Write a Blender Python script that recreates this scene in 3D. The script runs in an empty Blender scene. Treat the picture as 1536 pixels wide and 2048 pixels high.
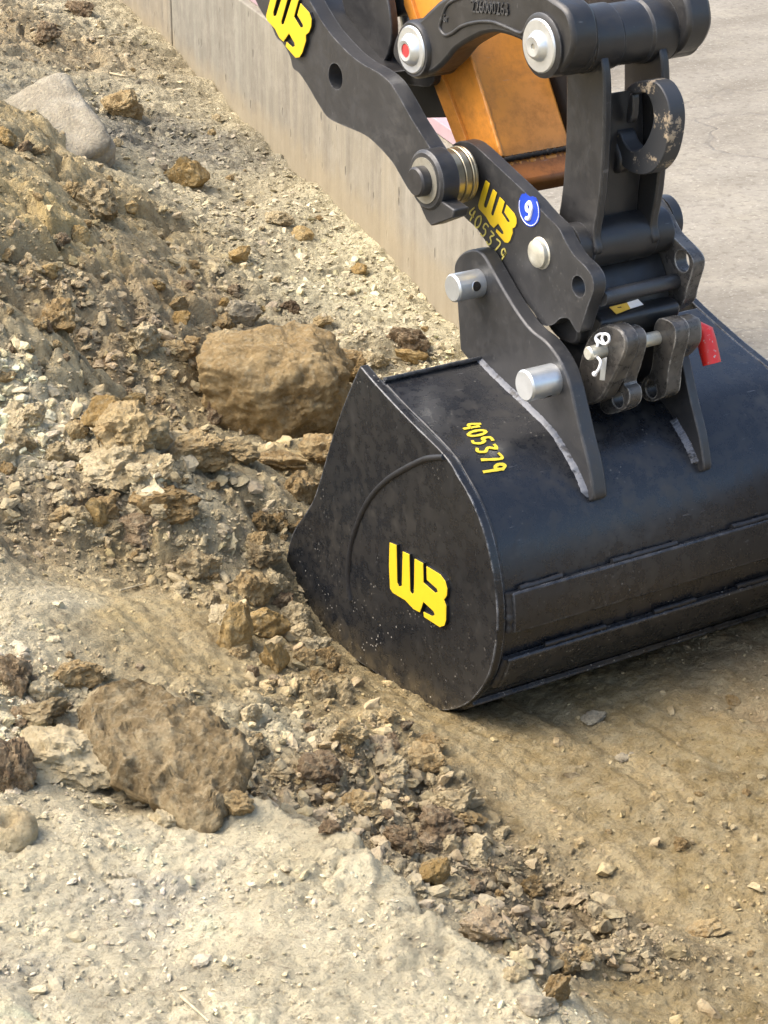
import bpy, bmesh, math, random
import numpy as np
from mathutils import Vector, Matrix
from mathutils.geometry import tessellate_polygon

random.seed(7); rng = np.random.default_rng(7)
scene = bpy.context.scene
col = scene.collection
R = math.radians

# ------------------------------------------------------------------ camera, world, sun, exposure
FPX, PITCH, AZ, CAMH = 5000.0, R(23.5), R(57), 1.75     # focal length in photo pixels, tilt, angle between view heading and bucket axis
HD = np.array([math.cos(AZ), math.sin(AZ), 0.0]); RT = np.array([math.sin(AZ), -math.cos(AZ), 0.0]); ZZ = np.array([0, 0, 1.0])
FW = math.cos(PITCH) * HD - math.sin(PITCH) * ZZ
UP = math.sin(PITCH) * HD + math.cos(PITCH) * ZZ
CAM = np.array([0, 0, CAMH])
cd = bpy.data.cameras.new('camera'); cam = bpy.data.objects.new('camera', cd); col.objects.link(cam)
cd.sensor_fit = 'VERTICAL'; cd.sensor_height = 36.0; cd.lens = 36.0 * FPX / 2048.0
cd.clip_start = 0.05; cd.clip_end = 2000
m = Matrix((tuple(RT), tuple(UP), tuple(-FW))).transposed().to_4x4(); m.translation = Vector(CAM)
cam.matrix_world = m
scene.camera = cam

SUN_EL, SUN_AZ = R(52), R(150)      # azimuth: direction the light comes from, counter-clockwise from +X
w = bpy.data.worlds.new('World'); scene.world = w; w.use_nodes = True
nt = w.node_tree; nt.nodes.clear()
sky = nt.nodes.new('ShaderNodeTexSky'); sky.sky_type = 'NISHITA'; sky.sun_disc = False
sky.sun_elevation = SUN_EL; sky.sun_rotation = math.pi / 2 - SUN_AZ
sky.dust_density = 4.5; sky.air_density = 1.0; sky.ozone_density = 0.6
bg = nt.nodes.new('ShaderNodeBackground'); bg.inputs['Strength'].default_value = 0.15
out = nt.nodes.new('ShaderNodeOutputWorld')
nt.links.new(sky.outputs[0], bg.inputs[0]); nt.links.new(bg.outputs[0], out.inputs[0])
sd = bpy.data.lights.new('sun', 'SUN'); sun = bpy.data.objects.new('sun', sd); col.objects.link(sun)
sd.energy = 1.2; sd.angle = R(50); sd.color = (1.0, 0.965, 0.90)
sv = Vector((math.cos(SUN_EL) * math.cos(SUN_AZ), math.cos(SUN_EL) * math.sin(SUN_AZ), math.sin(SUN_EL)))
sun.rotation_euler = sv.to_track_quat('Z', 'Y').to_euler(); sun.location = (0, 0, 6)
vs = scene.view_settings
scene.display_settings.display_device = 'sRGB'
vs.view_transform = 'Standard'; vs.look = 'None'; vs.gamma = 1.0; vs.use_curve_mapping = False
vs.exposure = 1.5

# ------------------------------------------------------------------ survey helpers (photo point -> metric point on a known plane)
def ray(px, py): return (px - 768) * RT - (py - 1024) * UP + FPX * FW
def PZ(px, py, z):
    d = ray(px, py); return CAM + d * ((z - CAMH) / d[2])
XB = PZ(880, 1415, 0)[0]                                 # plane of the bucket's near side
def P(px, py, o):
    d = ray(px, py); return CAM + d * ((XB + o) / d[0])
def YZ(px, py, o): p = P(px, py, o); return (p[1], p[2])

_a, _b = PZ(920, 640, 0), PZ(430, 210, 0); WDV = (_b - _a) / np.linalg.norm(_b - _a); WT0 = float(_a @ WDV); WDV = tuple(WDV)
# ------------------------------------------------------------------ node helpers and materials
def new_mat(name):
    mt = bpy.data.materials.new(name); mt.use_nodes = True
    n = mt.node_tree; b = n.nodes['Principled BSDF']
    return mt, n, b
def N(n, t, **k):
    x = n.nodes.new(t)
    for a, v in k.items():
        if a.startswith('i_'): x.inputs[a[2:].replace('_', ' ')].default_value = v
        else: setattr(x, a, v)
    return x
def noise(n, scale, detail=6, rough=0.6, vec=None, dist=0.0):
    x = N(n, 'ShaderNodeTexNoise', i_Scale=scale, i_Detail=detail, i_Roughness=rough, i_Distortion=dist)
    if vec is not None: n.links.new(vec, x.inputs['Vector'])
    return x.outputs['Fac']
def ramp(n, fac, stops):
    x = N(n, 'ShaderNodeValToRGB'); e = x.color_ramp.elements
    while len(e) < len(stops): e.new(0.5)
    for k, (p, c) in enumerate(stops):
        e[k].position = p; e[k].color = (c, c, c, 1) if isinstance(c, (int, float)) else (*c, 1)
    n.links.new(fac, x.inputs[0]); return x.outputs[0]
def mix(n, fac, a, b, mode='MIX'):
    x = N(n, 'ShaderNodeMix', data_type='RGBA', blend_type=mode)
    for v, i in ((fac, 0), (a, 6), (b, 7)):
        if hasattr(v, 'is_linked'): n.links.new(v, x.inputs[i])
        elif i == 0: x.inputs[0].default_value = v
        else: x.inputs[i].default_value = (*v, 1)
    return x.outputs[2]
def math_(n, op, a, b):
    x = N(n, 'ShaderNodeMath', operation=op)
    for v, i in ((a, 0), (b, 1)):
        if hasattr(v, 'is_linked'): n.links.new(v, x.inputs[i])
        else: x.inputs[i].default_value = v
    return x.outputs[0]
def bump(n, b, h, strength, dist, prev=None):
    x = N(n, 'ShaderNodeBump', i_Strength=strength, i_Distance=dist)
    n.links.new(h, x.inputs['Height'])
    if prev is not None: n.links.new(prev, x.inputs['Normal'])
    n.links.new(x.outputs[0], b.inputs['Normal']); return x.outputs[0]
def pos(n): return N(n, 'ShaderNodeNewGeometry').outputs['Position']
def edge_mask(n, radius=0.004, lo=0.90, hi=0.99):
    bv = N(n, 'ShaderNodeBevel', samples=4, i_Radius=radius)
    g = N(n, 'ShaderNodeNewGeometry')
    d = N(n, 'ShaderNodeVectorMath', operation='DOT_PRODUCT')
    n.links.new(bv.outputs[0], d.inputs[0]); n.links.new(g.outputs['Normal'], d.inputs[1])
    return ramp(n, d.outputs['Value'], [(lo, 1.0), (hi, 0.0)])

def painted_metal(name, base, dust=(0.20, 0.17, 0.12), dust_amt=0.25, rough=0.45, specks=0.3, wear=0.5, wearcol=(0.30, 0.31, 0.32), spread=0.6, splash=0.0):
    mt, n, b = new_mat(name); p = pos(n)
    big = ramp(n, noise(n, 5.0, 5, 0.6, p), [(0.38, 0.0), (0.72, 1.0)])
    tone = mix(n, big, base, tuple(min(1, c * (1 + spread)) for c in base))
    fine = ramp(n, noise(n, 38, 8, 0.72, p), [(0.45, 0.0), (0.75, 1.0)])
    d = math_(n, 'MULTIPLY', math_(n, 'MULTIPLY', fine, dust_amt), ramp(n, noise(n, 3.2, 3, 0.5, p), [(0.35, 0.15), (0.65, 1.0)]))
    c = mix(n, d, tone, dust)
    vor = N(n, 'ShaderNodeTexVoronoi', i_Scale=95.0); n.links.new(p, vor.inputs['Vector'])
    sp = ramp(n, vor.outputs['Distance'], [(0.10, 1.0), (0.16, 0.0)])
    gate = ramp(n, noise(n, 9, 4, 0.6, p), [(0.52, 0.0), (0.66, 1.0)])
    sp = math_(n, 'MULTIPLY', math_(n, 'MULTIPLY', sp, gate), specks)
    if splash:
        sx = N(n, 'ShaderNodeSeparateXYZ'); n.links.new(p, sx.inputs[0])
        low = ramp(n, sx.outputs['Z'], [(0.02, 1.0), (0.24, 0.0)])
        v2 = N(n, 'ShaderNodeTexVoronoi', i_Scale=140.0); n.links.new(p, v2.inputs['Vector'])
        s2 = math_(n, 'MULTIPLY', ramp(n, v2.outputs['Distance'], [(0.14, 1.0), (0.20, 0.0)]), ramp(n, noise(n, 22, 5, 0.7, p), [(0.52, 0.0), (0.60, 1.0)]))
        sp = math_(n, 'MAXIMUM', sp, math_(n, 'MULTIPLY', s2, low))
        cake = math_(n, 'MULTIPLY', ramp(n, sx.outputs['Z'], [(0.0, 0.3), (0.04, 0.0)]), ramp(n, noise(n, 30, 7, 0.7, p), [(0.42, 0.0), (0.60, 1.0)]))
        c = mix(n, cake, c, (0.20, 0.155, 0.085))
        smg = math_(n, 'MULTIPLY', ramp(n, noise(n, 7.5, 6, 0.65, p), [(0.55, 0.0), (0.72, 1.0)]), ramp(n, noise(n, 90, 4, 0.7, p), [(0.35, 0.0), (0.65, 1.0)]))
        c = mix(n, math_(n, 'MULTIPLY', smg, splash), c, (0.16, 0.15, 0.13))
    c = mix(n, sp, c, (0.45, 0.42, 0.36))
    # long fine scratches
    mp = N(n, 'ShaderNodeMapping'); mp.inputs['Scale'].default_value = (6, 60, 14); mp.inputs['Rotation'].default_value = (0.6, 0.2, 0.3)
    n.links.new(p, mp.inputs[0])
    sc = ramp(n, noise(n, 6, 3, 0.5, mp.outputs[0]), [(0.70, 0.0), (0.76, 1.0)])
    c = mix(n, math_(n, 'MULTIPLY', sc, 0.22), c, (0.3, 0.3, 0.3))
    if wear > 0:
        e = math_(n, 'MULTIPLY', edge_mask(n), ramp(n, noise(n, 55, 5, 0.7, p), [(0.40, 0.0), (0.62, 1.0)]))
        c = mix(n, math_(n, 'MULTIPLY', e, wear), c, wearcol)
    n.links.new(c, b.inputs['Base Color'])
    rr = N(n, 'ShaderNodeMapRange'); rr.inputs['To Min'].default_value = rough - 0.08; rr.inputs['To Max'].default_value = rough + 0.25
    n.links.new(fine, rr.inputs['Value']); n.links.new(rr.outputs[0], b.inputs['Roughness'])
    bp = bump(n, b, noise(n, 260, 3, 0.5, p), 0.10, 0.001)
    bump(n, b, noise(n, 14, 4, 0.5, p), 0.10, 0.004, bp)
    return mt

def plain(name, c, rough=0.5, metal=0.0, var=0.25, scale=60, bmp=0.1):
    mt, n, b = new_mat(name); p = pos(n)
    f = ramp(n, noise(n, scale, 5, 0.65, p), [(0.3, 0.0), (0.7, 1.0)])
    n.links.new(mix(n, f, tuple(x * (1 - var) for x in c), tuple(min(1, x * (1 + var)) for x in c)), b.inputs['Base Color'])
    b.inputs['Roughness'].default_value = rough; b.inputs['Metallic'].default_value = metal
    if bmp: bump(n, b, noise(n, scale * 3, 4, 0.6, p), bmp, 0.001)
    return mt

M = {}
M['bucket'] = painted_metal('bucket_black_paint', (0.0075, 0.0085, 0.0105), dust_amt=0.15, rough=0.33, specks=0.5, wear=0.9, splash=0.08, spread=0.3)
M['shell'] = painted_metal('bucket_shell_paint', (0.0095, 0.0108, 0.0135), dust_amt=0.20, rough=0.33, specks=0.4, wear=0.8, splash=0.22, spread=0.3)
M['hitch'] = painted_metal('hitch_charcoal_paint', (0.024, 0.0245, 0.026), dust_amt=0.12, rough=0.45, specks=0.1, wear=0.35, spread=0.35)
M['cast'] = painted_metal('cast_charcoal_paint', (0.018, 0.018, 0.0185), dust_amt=0.12, rough=0.42, specks=0.06, wear=0.35, spread=0.4)
M['greasy'] = painted_metal('greasy_bare_steel', (0.045, 0.042, 0.038), dust=(0.34, 0.30, 0.24), dust_amt=0.55, rough=0.34, specks=0.15, wear=1.0, wearcol=(0.55, 0.52, 0.46), spread=0.8)
mt, n, b = new_mat('worn_hook_paint'); p = pos(n)
chip = ramp(n, noise(n, 16, 8, 0.72, p), [(0.545, 0.0), (0.585, 1.0)])
cc_ = mix(n, chip, (0.030, 0.032, 0.035), mix(n, noise(n, 40, 5, 0.7, p), (0.20, 0.13, 0.06), (0.52, 0.45, 0.34)))
n.links.new(cc_, b.inputs['Base Color']); b.inputs['Roughness'].default_value = 0.5; bump(n, b, chip, 0.4, 0.001); M['worn_hook'] = mt
M['orange'] = painted_metal('orange_arm_paint', (0.60, 0.235, 0.035), dust=(0.10, 0.035, 0.010), dust_amt=0.55, rough=0.42, specks=0.0, wear=0.5, wearcol=(0.66, 0.36, 0.12), spread=0.12)
M['orange_dirty'] = painted_metal('grimy_orange_paint', (0.30, 0.105, 0.018), dust=(0.05, 0.018, 0.008), dust_amt=0.9, rough=0.5, specks=0.0, wear=0.4, wearcol=(0.5, 0.22, 0.06), spread=0.5)
M['black'] = plain('matt_black_steel', (0.010, 0.010, 0.011), 0.6)
M['silver'] = plain('zinc_plated_steel', (0.60, 0.62, 0.62), 0.34, 0.75, 0.10, 40)
M['oldpin'] = plain('dull_yellow_zinc', (0.62, 0.60, 0.50), 0.38, 0.6, 0.22, 70)
M['brass'] = plain('bronze_washer', (0.42, 0.36, 0.24), 0.30, 0.85, 0.18, 50)
M['ring'] = plain('dull_steel_ring', (0.34, 0.32, 0.26), 0.42, 0.5, 0.2, 50)
M['dark_pin'] = plain('dark_pin_steel', (0.035, 0.034, 0.034), 0.42, 0.2, 0.3, 60)
M['yellow'] = plain('yellow_paint', (0.60, 0.415, 0.012), 0.5, 0, 0.05, 25, 0.05)
M['marker'] = plain('yellow_marker_paint', (0.60, 0.46, 0.03), 0.6, 0, 0.12, 90)
M['thinmark'] = plain('thin_yellow_marker', (0.50, 0.42, 0.10), 0.6, 0, 0.25, 120)
mt, n, b = new_mat('grey_weld_primer'); p = pos(n)
n.links.new(mix(n, ramp(n, noise(n, 42, 5, 0.65, p), [(0.52, 0.0), (0.60, 1.0)]), (0.100, 0.108, 0.125), (0.015, 0.015, 0.017)), b.inputs['Base Color']); b.inputs['Roughness'].default_value = 0.5
bump(n, b, noise(n, 220, 4, 0.6, p), 0.3, 0.001); M['weldgrey'] = mt
M['blue'] = plain('blue_sticker_vinyl', (0.015, 0.055, 0.42), 0.4, 0, 0.1, 60)
M['white'] = plain('white_print', (0.80, 0.80, 0.80), 0.5, 0, 0.06, 60)
M['amber'] = plain('amber_label', (0.62, 0.40, 0.06), 0.45, 0, 0.15, 80)
M['redcap'] = plain('red_plastic_plug', (0.50, 0.035, 0.035), 0.5)
M['pink'] = plain('pink_board', (0.36, 0.25, 0.26), 0.7, 0, 0.12, 12)
M['straw'] = plain('dry_straw', (0.42, 0.35, 0.22), 0.8, 0, 0.3, 80)
M['grime_hole_shade'] = plain('grime_seam_hole_shade', (0.012, 0.009, 0.006), 0.7)  # grime on seams; on the pin discs it stands for shade inside a hole
M['weldblack'] = plain('painted_weld', (0.014, 0.0145, 0.016), 0.45, 0, 0.3, 120, 0.5)
# chipped red paint for the lever
mt, n, b = new_mat('chipped_red_paint'); p = pos(n)
chip = ramp(n, noise(n, 120, 6, 0.7, p), [(0.60, 0.0), (0.64, 1.0)])
n.links.new(mix(n, chip, (0.62, 0.022, 0.016), (0.45, 0.38, 0.34)), b.inputs['Base Color']); b.inputs['Roughness'].default_value = 0.4
M['red'] = mt

def concrete(name, wall=False):
    mt, n, b = new_mat(name); p = pos(n)
    big = noise(n, 1.6, 6, 0.6, p)
    mp = N(n, 'ShaderNodeMapping'); n.links.new(p, mp.inputs[0])
    if wall:
        mp.inputs['Scale'].default_value = (9, 9, 0.9)
        streak = noise(n, 2.2, 6, 0.65, mp.outputs[0])
        dt = N(n, 'ShaderNodeVectorMath', operation='DOT_PRODUCT'); n.links.new(p, dt.inputs[0]); dt.inputs[1].default_value = WDV
        along = N(n, 'ShaderNodeMapRange'); along.inputs['From Min'].default_value = WT0 - .5; along.inputs['From Max'].default_value = WT0 + 4.5; n.links.new(dt.outputs['Value'], along.inputs['Value'])
        tz = lambda t: (t + .5) / 5.0
        c = ramp(n, along.outputs[0], [(tz(.36), (0.275, 0.25, 0.195)), (tz(.40), (0.275, 0.238, 0.168)), (tz(1.2), (0.262, 0.23, 0.165)), (tz(1.7), (0.22, 0.205, 0.16)), (tz(2.40), (0.21, 0.20, 0.16)), (tz(2.44), (0.235, 0.195, 0.13))])
        c = mix(n, ramp(n, big, [(0.40, 0.0), (0.65, 0.5)]), c, (0.20, 0.18, 0.135))
        c = mix(n, ramp(n, streak, [(0.36, 0.0), (0.66, 0.75)]), c, (0.14, 0.122, 0.092))
        c = mix(n, ramp(n, noise(n, 20, 6, 0.7, p), [(0.45, 0.0), (0.7, 0.35)]), c, (0.34, 0.31, 0.245))
        mp2 = N(n, 'ShaderNodeMapping'); mp2.inputs['Scale'].default_value = (30, 30, 12); n.links.new(p, mp2.inputs[0])
        vor = N(n, 'ShaderNodeTexVoronoi', i_Scale=1.0); n.links.new(mp2.outputs[0], vor.inputs['Vector'])
        gate = ramp(n, noise(n, 7, 3, 0.5, p), [(0.42, 0.0), (0.55, 1.0)])
        pit = math_(n, 'MULTIPLY', ramp(n, vor.outputs['Distance'], [(0.10, 1.0), (0.17, 0.0)]), gate)
        c = mix(n, math_(n, 'MULTIPLY', pit, 0.75), c, (0.10, 0.088, 0.07))
        sz = N(n, 'ShaderNodeSeparateXYZ'); n.links.new(p, sz.inputs[0])
        soilm = math_(n, 'MULTIPLY', ramp(n, math_(n, 'ADD', sz.outputs['Z'], math_(n, 'MULTIPLY', noise(n, 12, 6, 0.7, p), -0.12)), [(0.0, 1.0), (0.06, 0.0)]), 0.45)
        c = mix(n, soilm, c, (0.30, 0.24, 0.14))
        bp = bump(n, b, math_(n, 'MULTIPLY', pit, -1.0), 0.8, 0.004)
        bump(n, b, noise(n, 70, 6, 0.7, p), 0.35, 0.003, bp)
    else:
        mp.inputs['Scale'].default_value = (1.2, 3.0, 1); mp.inputs['Rotation'].default_value = (0, 0, R(-14))
        st = noise(n, 1.3, 9, 0.68, mp.outputs[0], 0.0)
        c = mix(n, ramp(n, st, [(0.36, 0.0), (0.62, 1.0)]), (0.165, 0.142, 0.104), (0.240, 0.215, 0.167))
        c = mix(n, ramp(n, noise(n, 9, 7, 0.7, p), [(0.48, 0.0), (0.75, 0.55)]), c, (0.32, 0.285, 0.21))
        c = mix(n, ramp(n, noise(n, 60, 6, 0.7, p), [(0.50, 0.0), (0.70, 0.75)]), c, (0.11, 0.092, 0.065))
        c = mix(n, ramp(n, noise(n, 130, 4, 0.7, p), [(0.58, 0.0), (0.70, 0.7)]), c, (0.42, 0.39, 0.32))
        vor = N(n, 'ShaderNodeTexVoronoi', feature='DISTANCE_TO_EDGE', i_Scale=0.9)
        wv = N(n, 'ShaderNodeVectorMath', operation='ADD'); nz = N(n, 'ShaderNodeTexNoise', i_Scale=4.0, i_Detail=6.0)
        n.links.new(p, nz.inputs['Vector']); sc = N(n, 'ShaderNodeVectorMath', operation='SCALE'); sc.inputs['Scale'].default_value = 0.35
        n.links.new(nz.outputs['Color'], sc.inputs[0]); n.links.new(p, wv.inputs[0]); n.links.new(sc.outputs[0], wv.inputs[1])
        n.links.new(wv.outputs[0], vor.inputs['Vector'])
        cr = ramp(n, vor.outputs['Distance'], [(0.002, 1.0), (0.006, 0.0)])
        c = mix(n, math_(n, 'MULTIPLY', cr, 0.3), c, (0.10, 0.085, 0.07))
        bp = bump(n, b, math_(n, 'MULTIPLY', cr, -1.0), 0.5, 0.003)
        bump(n, b, noise(n, 45, 6, 0.7, p), 0.4, 0.004, bp)
    n.links.new(c, b.inputs['Base Color']); b.inputs['Roughness'].default_value = 0.85
    return mt
M['wall'] = concrete('cast_concrete_wall', True); M['slab'] = concrete('worn_concrete_slab')

def soil(name, stops=None, attr=False, rnd=0.0, bs=0.9, crumb=1.0):
    mt, n, b = new_mat(name); p = pos(n)
    if attr:
        a = N(n, 'ShaderNodeVertexColor', layer_name='Col'); base = a.outputs['Color']
        base = mix(n, ramp(n, noise(n, 26, 8, 0.72, p), [(0.40, 0.0), (0.72, 0.55)]), base, (0.50, 0.44, 0.285), 'MIX')
        base = mix(n, ramp(n, noise(n, 60, 6, 0.7, p), [(0.52, 0.0), (0.72, 0.6)]), base, (0.145, 0.108, 0.062))
    else:
        f = noise(n, 16, 8, 0.7, p)
        oi = N(n, 'ShaderNodeObjectInfo')
        f2 = math_(n, 'ADD', f, math_(n, 'MULTIPLY', math_(n, 'SUBTRACT', oi.outputs['Random'], 0.5), rnd))
        base = ramp(n, f2, stops)
        base = mix(n, ramp(n, noise(n, 90, 6, 0.7, p), [(0.50, 0.0), (0.75, 0.6)]), base, (0.50, 0.44, 0.29))
    n.links.new(base, b.inputs['Base Color'])
    b.inputs['Roughness'].default_value = 0.95; b.inputs['Specular IOR Level'].default_value = 0.15
    h1 = noise(n, 120 * crumb, 7, 0.75, p)
    vor = N(n, 'ShaderNodeTexVoronoi', i_Scale=150.0 * crumb); n.links.new(p, vor.inputs['Vector'])
    bp = bump(n, b, h1, bs, 0.014)
    bump(n, b, vor.outputs['Distance'], bs * 0.5, -0.005, bp)
    return mt
M['ground'] = soil('excavated_soil', attr=True)
M['clod_pale'] = soil('pale_dry_clod', [(0.30, (0.268, 0.199, 0.105)), (0.48, (0.488, 0.391, 0.226)), (0.66, (0.634, 0.530, 0.331))], rnd=0.22)
M['clod_tan'] = soil('tan_earth_clod', [(0.30, (0.196, 0.131, 0.055)), (0.48, (0.342, 0.238, 0.110)), (0.68, (0.512, 0.391, 0.205))], rnd=0.25)
M['clod_ochre'] = soil('ochre_earth_clod', [(0.30, (0.244, 0.158, 0.057)), (0.5, (0.402, 0.274, 0.110)), (0.70, (0.537, 0.397, 0.189))], rnd=0.2)
M['clod_brown'] = soil('damp_brown_clod', [(0.30, (0.112, 0.074, 0.044)), (0.5, (0.256, 0.184, 0.106)), (0.72, (0.546, 0.431, 0.278))], rnd=0.22)
M['boulder'] = soil('mud_coated_boulder', [(0.30, (0.213, 0.143, 0.061)), (0.50, (0.323, 0.228, 0.107)), (0.72, (0.439, 0.332, 0.173))], bs=0.95, crumb=0.6)
M['grey_stone'] = soil('grey_stone', [(0.30, (0.138, 0.117, 0.082)), (0.5, (0.255, 0.218, 0.150)), (0.70, (0.382, 0.335, 0.232))], rnd=0.2, bs=0.5)
M['old_concrete'] = soil('weathered_concrete', [(0.30, (0.20, 0.172, 0.120)), (0.50, (0.30, 0.262, 0.190)), (0.70, (0.42, 0.375, 0.285))], bs=0.6)
M['mudslab'] = soil('matted_brown_slab', [(0.34, (0.130, 0.092, 0.045)), (0.50, (0.235, 0.172, 0.088)), (0.64, (0.40, 0.315, 0.18))], bs=1.0, crumb=.7)
M['crumbs'] = soil('loose_crumbs', attr=True, bs=0.5)

# ------------------------------------------------------------------ object helpers
ORG = {}
def tag(o, label, cat, group=None):
    o['label'] = label; o['category'] = cat
    if group: o['group'] = group
    return o
def thing(name, label, cat, loc, group=None):
    o = bpy.data.objects.new(name, None); o.empty_display_size = 0.05; col.objects.link(o); o.location = tuple(loc)
    ORG[o] = np.array(loc, float); return tag(o, label, cat, group)
def mk(name, verts, faces, mat, parent=None, smooth=True, sharp=35, bevel=0.0, loc=None):
    org = ORG[parent] if parent is not None else (np.array(loc, float) if loc is not None else np.zeros(3))
    v = np.asarray(verts, float) - org
    me = bpy.data.meshes.new(name); me.from_pydata(v.tolist(), [], [tuple(int(i) for i in f) for f in faces]); me.validate()
    bm = bmesh.new(); bm.from_mesh(me); bmesh.ops.recalc_face_normals(bm, faces=bm.faces); bm.to_mesh(me); bm.free()
    if smooth:
        me.polygons.foreach_set('use_smooth', np.ones(len(me.polygons), bool)); me.set_sharp_from_angle(angle=R(sharp))
    me.materials.append(mat if not isinstance(mat, str) else M[mat])
    o = bpy.data.objects.new(name, me); col.objects.link(o)
    if parent is not None: o.parent = parent
    elif loc is not None: o.location = tuple(loc)
    ORG[o] = org
    if bevel:
        bv = o.modifiers.new('bevel', 'BEVEL'); bv.width = bevel; bv.segments = 2; bv.limit_method = 'ANGLE'; bv.angle_limit = R(50); bv.harden_normals = False
    return o
def spline(pts, sub=4, closed=True):
    """Catmull-Rom through 2-D points; a point with a third item is a sharp corner."""
    n = len(pts); res = []
    for i in range(n if closed else n - 1):
        p1, p2 = pts[i], pts[(i + 1) % n]
        p0 = pts[(i - 1) % n] if (closed or i > 0) else p1
        p3 = pts[(i + 2) % n] if (closed or i + 2 < n) else p2
        if len(p1) > 2: p0 = p1
        if len(p2) > 2: p3 = p2
        a, b_, c, d = (np.array(q[:2], float) for q in (p0, p1, p2, p3))
        for k in range(sub):
            t = k / sub
            res.append(tuple(0.5 * ((2 * b_) + (c - a) * t + (2 * a - 5 * b_ + 4 * c - d) * t * t + (3 * b_ - a - 3 * c + d) * t ** 3)))
    if not closed: res.append(tuple(pts[-1][:2]))
    return res
def solid(name, loops, o0, o1, mat, parent=None, bevel=0.0015, **kw):
    """Plate in a plane across the bucket axis: loops of (y, z), first the outline, then holes; from XB+o0 to XB+o1."""
    flat = [p for L in loops for p in L]; n = len(flat)
    if len(loops) == 1:
        caps = [list(range(n))]
    else:
        caps = tessellate_polygon([[Vector((p[0], p[1], 0)) for p in L] for L in loops])
    verts = [(XB + o0, y, z) for y, z in flat] + [(XB + o1, y, z) for y, z in flat]
    faces = [tuple(c) for c in caps] + [tuple(i + n for i in reversed(c)) for c in caps]
    s = 0
    for L in loops:
        k = len(L)
        for i in range(k): a, b_ = s + i, s + (i + 1) % k; faces.append((a, b_, b_ + n, a + n))
        s += k
    return mk(name, verts, faces, mat, parent, bevel=bevel, **kw)
def circle(c, r, n=28): return [(c[0] + r * math.cos(2 * math.pi * k / n), c[1] + r * math.sin(2 * math.pi * k / n)) for k in range(n)]
def plate(name, px, o0, o1, mat, parent=None, holes=(), sub=4, bevel=0.0015, **kw):
    """px: outline as seen in the photo on the plane o0; holes: (px, py, radius)."""
    loops = [[YZ(x, y, o0) for x, y in (spline(px, sub) if sub > 1 else [q[:2] for q in px])]]
    for (x, y, r) in holes: loops.append(circle(YZ(x, y, o0), r))
    return solid(name, loops, o0, o1, mat, parent, bevel, **kw)
def lathe(name, c, prof, mat, parent=None, n=36, **kw):
    """c = (y, z) of an axis along X; prof = [(o, r), ...]."""
    verts, faces = [], []
    for (o, r) in prof:
        for k in range(n):
            a = 2 * math.pi * k / n; verts.append((XB + o, c[0] + r * math.cos(a), c[1] + r * math.sin(a)))
    for i in range(len(prof) - 1):
        for k in range(n):
            a, b_ = i * n + k, i * n + (k + 1) % n; faces.append((a, b_, b_ + n, a + n))
    if prof[0][1] > 1e-6: faces.append(tuple(range(n)))
    if prof[-1][1] > 1e-6: faces.append(tuple((len(prof) - 1) * n + k for k in range(n)))
    return mk(name, verts, faces, mat, parent, **kw)
def tube(name, pts, r, mat, parent=None, n=8, jitter=0.0, flat=1.0, **kw):
    pts = np.array(pts, float); k = len(pts); rr = np.broadcast_to(np.array(r, float), (k,)).copy()
    if jitter: rr *= 1 + rng.uniform(-jitter, jitter, k)
    T = np.gradient(pts, axis=0); T /= np.linalg.norm(T, axis=1)[:, None] + 1e-12
    ref = np.array([0.31, 0.17, 0.93]); verts, faces = [], []
    nrm = np.cross(T[0], ref); nrm /= np.linalg.norm(nrm)
    for i in range(k):
        nrm = nrm - T[i] * (nrm @ T[i]); nrm /= np.linalg.norm(nrm); bn = np.cross(T[i], nrm)
        for j in range(n):
            a = 2 * math.pi * j / n; verts.append(pts[i] + rr[i] * (math.cos(a) * nrm + flat * math.sin(a) * bn))
    for i in range(k - 1):
        for j in range(n): a, b_ = i * n + j, i * n + (j + 1) % n; faces.append((a, b_, b_ + n, a + n))
    faces += [tuple(range(n)), tuple((k - 1) * n + j for j in range(n))]
    return mk(name, verts, faces, mat, parent, sharp=60, **kw)
def box(name, c, ax, half, mat, parent=None, bevel=0.003, **kw):
    ax = [np.array(a, float) / np.linalg.norm(a) for a in ax]; c = np.array(c, float)
    v = [c + sx * half[0] * ax[0] + sy * half[1] * ax[1] + sz * half[2] * ax[2] for sx in (-1, 1) for sy in (-1, 1) for sz in (-1, 1)]
    f = [(0, 1, 3, 2), (4, 6, 7, 5), (0, 4, 5, 1), (2, 3, 7, 6), (0, 2, 6, 4), (1, 5, 7, 3)]
    return mk(name, v, f, mat, parent, bevel=bevel, **kw)

# ------------------------------------------------------------------ noise in numpy
def hsh(ix, iy, iz=0, s=0):
    h = (ix.astype(np.int64) * 374761393 + iy.astype(np.int64) * 668265263 + np.asarray(iz).astype(np.int64) * 2147483647 + s * 974711) & 0xffffffff
    h = ((h ^ (h >> 13)) * 1274126177) & 0xffffffff
    h = ((h ^ (h >> 16)) * 2246822519) & 0xffffffff
    return ((h ^ (h >> 15)) & 0xffffff) / 16777215.0
def vn2(x, y, s=0):
    ix, iy = np.floor(x), np.floor(y); fx, fy = x - ix, y - iy
    fx = fx * fx * (3 - 2 * fx); fy = fy * fy * (3 - 2 * fy)
    a, b_ = hsh(ix, iy, 0, s), hsh(ix + 1, iy, 0, s); c, d = hsh(ix, iy + 1, 0, s), hsh(ix + 1, iy + 1, 0, s)
    return (a + (b_ - a) * fx) * (1 - fy) + (c + (d - c) * fx) * fy - 0.5
def fbm2(x, y, o=5, s=0, g=0.5):
    t = np.zeros_like(x); a = 1.0
    for k in range(o):
        c_, s_ = math.cos(k * 1.1), math.sin(k * 1.1)
        t += a * vn2((x * c_ - y * s_) * 2 ** k, (x * s_ + y * c_) * 2 ** k, s + k); a *= g
    return t
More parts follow.
